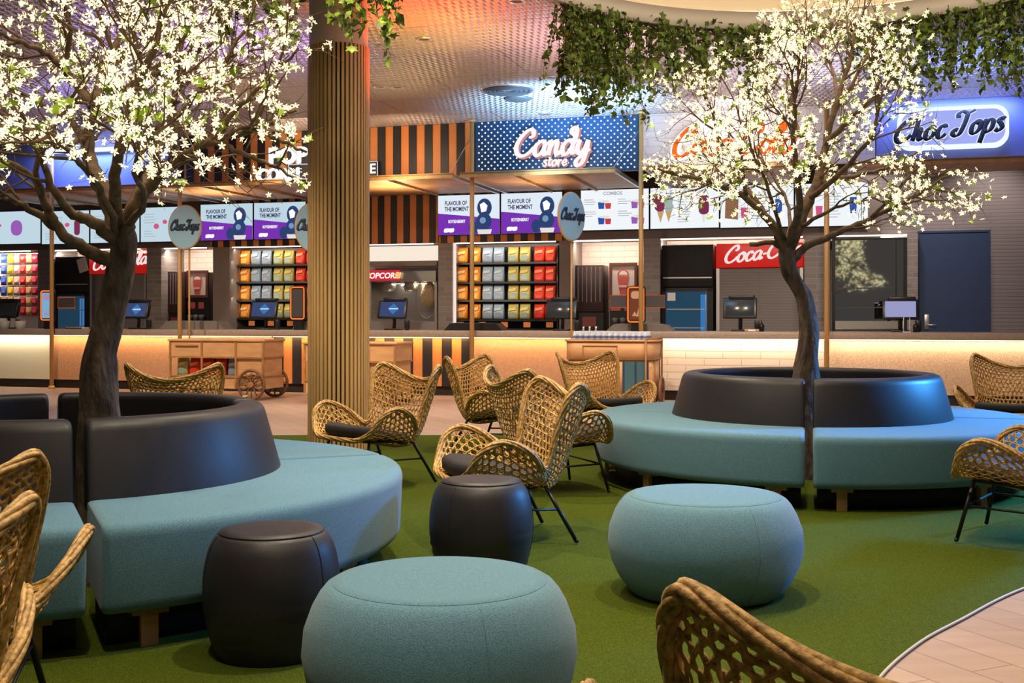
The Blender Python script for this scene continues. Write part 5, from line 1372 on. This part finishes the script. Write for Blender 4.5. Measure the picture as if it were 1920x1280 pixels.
till(258, 561, 610, 'black till with a blue screen just right of the nearer tree trunk', GT, scr_on)
till(497, 559, 615, 'black till with a blue screen in front of the left bag display', GT, scr_on)
till(738, 558, 618, 'black till with a blue screen in front of the popcorn machine', GT, scr_on)
till(1054, 557, 618, 'black till with a grey screen right of the right bag display', GT, scr_off)
till(1388, 553, 620, 'black till with a dark screen in front of the red-headed cooler', GT, scr_off)
till(1688, 556, 622, 'black till with a pale violet screen left of the navy door', GT, scr_pale)
till(14, 560, 613, 'black till at the left edge, in front of the hanging candy', GT, scr_off)
# self-service screens on the poles
def kiosk(px, py0, py1, label, lit, left, right, t_=.06):
    s_, zt = bk(px, py0, t_); zb_ = bk(px, py1, t_)[1]; H = zt-zb_; w = .135
    t = BT('kiosk_screen', label, 'kiosk', s_, t_, zb_, 'self service screens on the worktop')
    q = MB(); q.prism(rrect(-w, w, 0, H, .05), -.04, .02); q.build('housing', MT['blk'], t)
    q = MB(); q.tube([(x,-.045,z) for x, z in rrect(-w+.022, w-.022, .022, H-.022, .035)], .011, 8, 0, True); q.build('light_frame', ME('kiosk_orange', (1,.22,.04), 1.0), t)['label'] = 'glowing orange frame'
    q = MB(); q.prism(rrect(-w+.04, w-.04, .05, H-.05, .015), -.046, -.041); s2 = q.build('display', lit, t)
    q = MB(); q.bx(-.07, .07, -.03, .06, .98-zb_, .02); q.build('foot', MT['blk'], t)
    if lit is not MT['dkgrey']: q = MB(); q.prism(rrect(-w*.5, w*.45, H*.66, H*.86, .04), -.049, -.047); q.prism([(-w*.4,H*.2),(-w*.1,H*.32),(w*.1,H*.22),(w*.4,H*.5),(w*.3,H*.18)], -.049, -.047); q.build('picture', ME('kiosk_detail', (.85,.42,.22) if left[0] else (.55,.35,.60), .7), s2)
    for a, b in ((left), (right)):
        if a is None: continue
        x0, x1 = bs(a, t_)-s_, bs(b, t_)-s_
        q = MB(); q.bx(x0, x1, -.015, .015, H*.42, H*.75); p_ = q.build('side_wing', MT['dkgrey'], t)
        x = x0 if a < px-20 else x1
        q = MB(); q.tube([(x0,-.018,H*.42),(x1,-.018,H*.42),(x1,-.018,H*.75),(x0,-.018,H*.75)], .006, 6, 0, True); q.build('wing_trim', ME('wing_orange', (.9,.13,.03), .55), p_)
    return t
kiosk(1193, 536, 606, 'lit orange-framed kiosk screen with side wings, on the worktop right of the bottles', ME('kiosk_picture', (.25,.07,.03), .7), (1145, 1178), (1210, 1247))
kiosk(91, 543, 602, 'lit kiosk screen with orange frame on the worktop behind the left pole', ME('kiosk_blue', (.25,.50,.75), .8), (None, None), (110, 142))
kiosk(560, 536, 600, 'kiosk screen mostly hidden behind the left edge of the slatted column', MT['dkgrey'], (None, None), (None, None))
# wedge shaped trays and small things on the worktop
def wedge(a, b, py0, label, dark=False, t_=.18):
    s0_, s1_ = bs(a, t_), bs(b, t_); zt = bk((a+b)/2, py0, t_)[1]; h = (s1_-s0_)/2; H = max(.06, zt-.98)
    t = BT('counter_tray', label, 'tray', (s0_+s1_)/2, t_, .98, 'sloping trays on the counter')
    q = MB(); q.prism([(-h,0),(h,0),(h*.78,H),(-h*.78,H)], 0, .34); q.build('body', MT['blk'] if dark else cm('tray_grey', (.17,.145,.13), .5), t)
    q = MB(); q.bx(-h*.70, h*.70, .04, .30, H, H+.008); q.build('top_plate', MT['dkgrey'] if dark else MT['steel'], t)
    return t
wedge(1136, 1262, 608, 'grey sloping tray on the worktop under the right kiosk')
wedge(832, 942, 606, 'dark sloping tray on the worktop in front of the right bag display', True)
wedge(298, 420, 602, 'grey sloping tray on the worktop behind the left timber pole')
wedge(548, 600, 604, 'grey sloping tray on the worktop beside the slatted column')
def small(name, lb, cat, px, t_, fn, mats):
    t = BT(name, lb, cat, bs(px, t_), t_, .98)
    for pn, f, m in zip(*[iter(fn)]*3):
        q = MB(); f(q); q.build(pn, m, t)
    return t
small('hand_sanitiser', 'dark pump bottle on the worktop right of the dark-screened till', 'bottle', 1428, .2, ('bottle', lambda q: q.lathe([(0,0),(.035,0),(.038,.08),(.03,.105),(.012,.11),(.012,.13)], 14), MT['blk'], 'pump', lambda q: q.tube([(0,0,.13),(0,0,.155),(0,-.04,.15)], .007, 6), MT['blk']), None)
small('ticket_block', 'pale wooden block on the worktop in front of the dark-screened till', 'block', 1410, .10, ('block', lambda q: q.rbx(-.10,.10,-.04,.04,0,.035,.006), MT['cart'], 'card', lambda q: q.bx(-.05,.05,-.045,-.041,.005,.03), MT['white']), None)
small('hand_sanitiser', 'dark pump bottle on the worktop left of the navy door', 'bottle', 1717, .2, ('bottle', lambda q: q.lathe([(0,0),(.035,0),(.038,.08),(.03,.105),(.012,.11),(.012,.13)], 14), MT['blk'], 'pump', lambda q: q.tube([(0,0,.13),(0,0,.155),(0,-.04,.15)], .007, 6), MT['blk']), None)
small('sign_holder', 'small clear card stand on the worktop beside the violet till screen', 'card stand', 1700, .12, ('frame', lambda q: q.tube([(-.04,0,0),(-.04,0,.2),(.04,0,.2),(.04,0,0)], .005, 6), MT['white'], 'foot', lambda q: q.bx(-.05,.05,-.03,.03,0,.008), MT['white']), None)
for px, lb in ((8,'white paper tub on the worktop at the far left edge'), (38,'white paper tub on the worktop, second from the left edge')):
    small('paper_tub', lb, 'tub', px, .16, ('tub', lambda q: q.lathe([(0,0),(.075,0),(.095,.13)], 20), MT['white'], 'rim', lambda q: q.tube([(.095*cos(i*pi/10),.095*sin(i*pi/10),.13) for i in range(20)], .005, 6, 0, True), MT['white']), None)
small('paper_pad', 'white paper pad on the worktop in front of the left drinks fridge', 'paper', 145, .2, ('sheets', lambda q: q.rbx(-.16,.16,-.10,.10,0,.03,.004), MT['white'], 'tape_edge', lambda q: q.bx(-.16,.16,-.105,-.101,.004,.026), MT['dkgrey']), None)
# loose things near the left fridge
s_, z_ = bk(156, 497, TB)
t = BT('paper_notice', 'white tilted paper notice hanging above the left drinks fridge', 'notice', s_, TB-.02, z_)
q = MB(); X = Matrix.Rotation(radians(-16), 4, 'Y'); q.obx(X, .20, .006, .26); q.build('sheet', MT['white'], t)
# ------------------------------------------------------------------ timber carts
def wheel(t, x, y, r, name='wheel'):
    q = MB(); ring = [(x + r*cos(2*pi*i/40), y, r + r*sin(2*pi*i/40)*1.0) for i in range(40)]
    q.tube([(x+(r-.022)*cos(2*pi*i/40), y, r+(r-.022)*sin(2*pi*i/40)) for i in range(40)], .022, 8, 0, True, flat=(1,1))
    w = q.build(name, MT['wheelw'], t)
    q = MB()
    for i in range(12):
        a = 2*pi*i/12; q.tube([(x+.04*cos(a), y, r+.04*sin(a)), (x+(r-.03)*cos(a), y, r+(r-.03)*sin(a))], .011, 6)
    q.build('spokes', MT['wheelw'], w)
    q = MB(); q.tube([(x,y-.04,r),(x,y+.03,r)], .042, 14); q.build('hub', MT['cartdk'], w)
def cart(label, px, d, W, D, H, turn, goods, wheel_side=1):
    p = at(px, HOR, d)
    t = thing('timber_cart', label, 'cart', (p.x, p.y, 0), RB + turn, 'timber carts')
    h = W/2; z0 = .16
    q = MB(); q.bx(-h, h, 0, D, z0, z0+.17); q.build('lower_box', MT['cart'], t)
    q = MB(); q.bx(-h, h, 0, D, H-.26, H-.03); q.build('upper_box', MT['cart'], t)
    q = MB(); q.rbx(-h-.02, h+.02, -.02, D+.02, H-.03, H, .006); q.build('top_board', MT['cart'], t)
    q = MB(); q.bx(-h*.92, h*.92, D-.03, D, z0+.17, H-.26); q.build('back_panel', MT['cartdk'], t)
    bay = h*.42
    q = MB(); q.bx(bay, h-.01, .02, D-.03, z0+.17, H-.26); q.build('side_box', MT['cart'], t)
    for x in (-h+.012, -h*.30, bay, h-.012):
        q = MB(); q.bx(x-.014, x+.014, -.012, .012, z0, H-.03); q.build('post', MT['cartdk'], t)
    for z in (z0+.17, H-.26):
        q = MB(); q.bx(-h-.006, h+.006, -.014, D+.004, z-.012, z+.012); q.build('rail', MT['cartdk'], t)
    q = MB(); q.bx(-h+.10, -h*.38, -.02, 0, H-.10, H-.085); q.build('drawer_pull', MT['cartdk'], t)
    r = .225
    wheel(t, wheel_side*(h-.17), -.05, r); wheel(t, wheel_side*(h-.17), D+.05, r)
    for y in (.08, D-.08):
        q = MB(); q.tube([(-wheel_side*(h-.15), y-.015, .05), (-wheel_side*(h-.15), y+.015, .05)], .05, 14); q.tube([(-wheel_side*(h-.15), y, .06), (-wheel_side*(h-.15), y, z0)], .02, 8); q.build('caster', MT['blk'], t)
    # goods on the cart's shelf
    M4 = Matrix.Translation((p.x, p.y, 0)) @ Matrix.Rotation(RB + turn, 4, 'Z')
    for i, (n, x, lb) in enumerate(goods):
        P = M4 @ Vector((x*h, .16, z0+.172))
        o = dup(first[n], P, RB + turn, lb, 'snack bags on the timber carts'); o.scale = (.92,.8,1.0)
    return t
cart('timber cart with a spoked wheel and red bags, left of the slatted column', 405, 16.45, 1.52, .6, .865, 0,
     [('olive yellow',-.82,'olive snack bag at the left end of the left cart'),('red',-.56,'red snack bag on the left cart, first of three'),('red',-.28,'red snack bag on the left cart, middle of three'),('red',-.0,'red snack bag on the left cart, last of three'),('grey blue',.27,'grey blue snack bag on the left cart beside its wheel end')])
cart('timber cart half hidden behind the slatted column', 655, 15.35, 1.33, .6, .85, 0,
     [('orange',-.80,'orange snack bag on the cart behind the column, left end'),('orange',-.5,'orange snack bag on the cart behind the column, second from left'),('red',.22,'red snack bag on the cart showing right of the column')])
# bottle cart with rounded front corners
p = at(1141, HOR, 15.1)
t = thing('bottle_cart', 'rounded pale timber cart carrying rows of small bottles, before the counter', 'cart', (p.x, p.y, 0), RB)
def rr_xy(hx, y0, y1, r): return [(x, y+(y0+y1)/2) for x, y in rrect(-hx, hx, -(y1-y0)/2, (y1-y0)/2, r)]
hx = .60
q = MB(); q.zprism(rr_xy(hx, 0, .75, .16), .62, .86, 0, True); q.build('upper_box', MT['cart'], t)
q = MB(); q.zprism(rr_xy(hx+.02, -.02, .77, .17), .86, .885, 0, True); q.build('top_board', MT['cart'], t)
q = MB(); q.zprism(rr_xy(hx-.02, .02, .73, .15), .14, .62, 0, True); q.build('lower_box', MT['cart'], t)
q = MB(); q.bx(-.35, .12, -.012, .004, .80, .81); q.bx(-.35, -.34, -.012, .004, .66, .81); q.bx(.11, .12, -.012, .004, .66, .81); q.build('drawer_outline', MT['cartdk'], t)
q = MB(); q.bx(.20, .52, -.004, .03, .18, .60); w_ = q.build('side_window', cm('cart_teal', (.05,.12,.15), .3), t)
for x in (.20,.36,.52): 
    q = MB(); q.bx(x-.012, x+.012, -.012, .0, .18, .60); q.build('window_bar', MT['navy'], w_)
for x, y in ((.50,-.04),(.585,.16),(.61,.62)):
    q = MB(); q.cyl(x, y, .06, .90, .014, 10); q.build('post', MT['cartdk'], t)
q = MB(); q.tube([(.50,-.04,.90),(.585,.16,.90),(.61,.62,.90)], .012, 8); q.build('top_rail', MT['cartdk'], t)
wheel(t, .42, .80, .20); wheel(t, -.42, .80, .20)
q = MB(); q.tube([(.62,.40,.2+.18*cos(2*pi*i/30)) if False else (.64, .40+.18*cos(2*pi*i/30), .2+.18*sin(2*pi*i/30)) for i in range(30)], .02, 8, 0, True)
for i in range(10):
    a = 2*pi*i/10; q.tube([(.64,.40+.03*cos(a),.2+.03*sin(a)),(.64,.40+.16*cos(a),.2+.16*sin(a))], .009, 6)
q.build('side_wheel', MT['wheelw'], t)
for y in (.06,):
    for x in (-.40, .30):
        q = MB(); q.tube([(x,y-.015,.05),(x,y+.015,.05)], .05, 14); q.tube([(x,y,.06),(x,y,.14)], .02, 8); q.build('caster', MT['blk'], t)
M4 = Matrix.Translation((p.x, p.y, 0)) @ Matrix.Rotation(RB, 4, 'Z')
b0 = None
bot = [(0,0),(.027,0),(.030,.01),(.030,.055),(.027,.07),(.013,.085),(.012,.092)]
for r in range(4):
    for k in range(13):
        P = M4 @ Vector((-.47 + k*.0785, .06 + r*.11, .886))
        lb = 'small clear bottle with a blue grey label on the bottle cart'
        if b0 is None:
            b0 = thing('water_bottle', lb, 'bottle', P, RB, 'bottles on the bottle cart')
            q = MB(); q.lathe(bot, 14); q.build('bottle', cm('bottle_clear', (.55,.60,.68), .12), b0)
            q = MB(); q.lathe([(.0308,.018),(.0308,.05)], 14); q.build('label_band', cm('bottle_label', (.12,.16,.34), .4), b0)
            q = MB(); q.lathe([(.014,.090),(.014,.106),(0,.107)], 12); q.build('cap', cm('bottle_cap', (.70,.74,.80), .4), b0)
        else: dup(b0, P, RB)
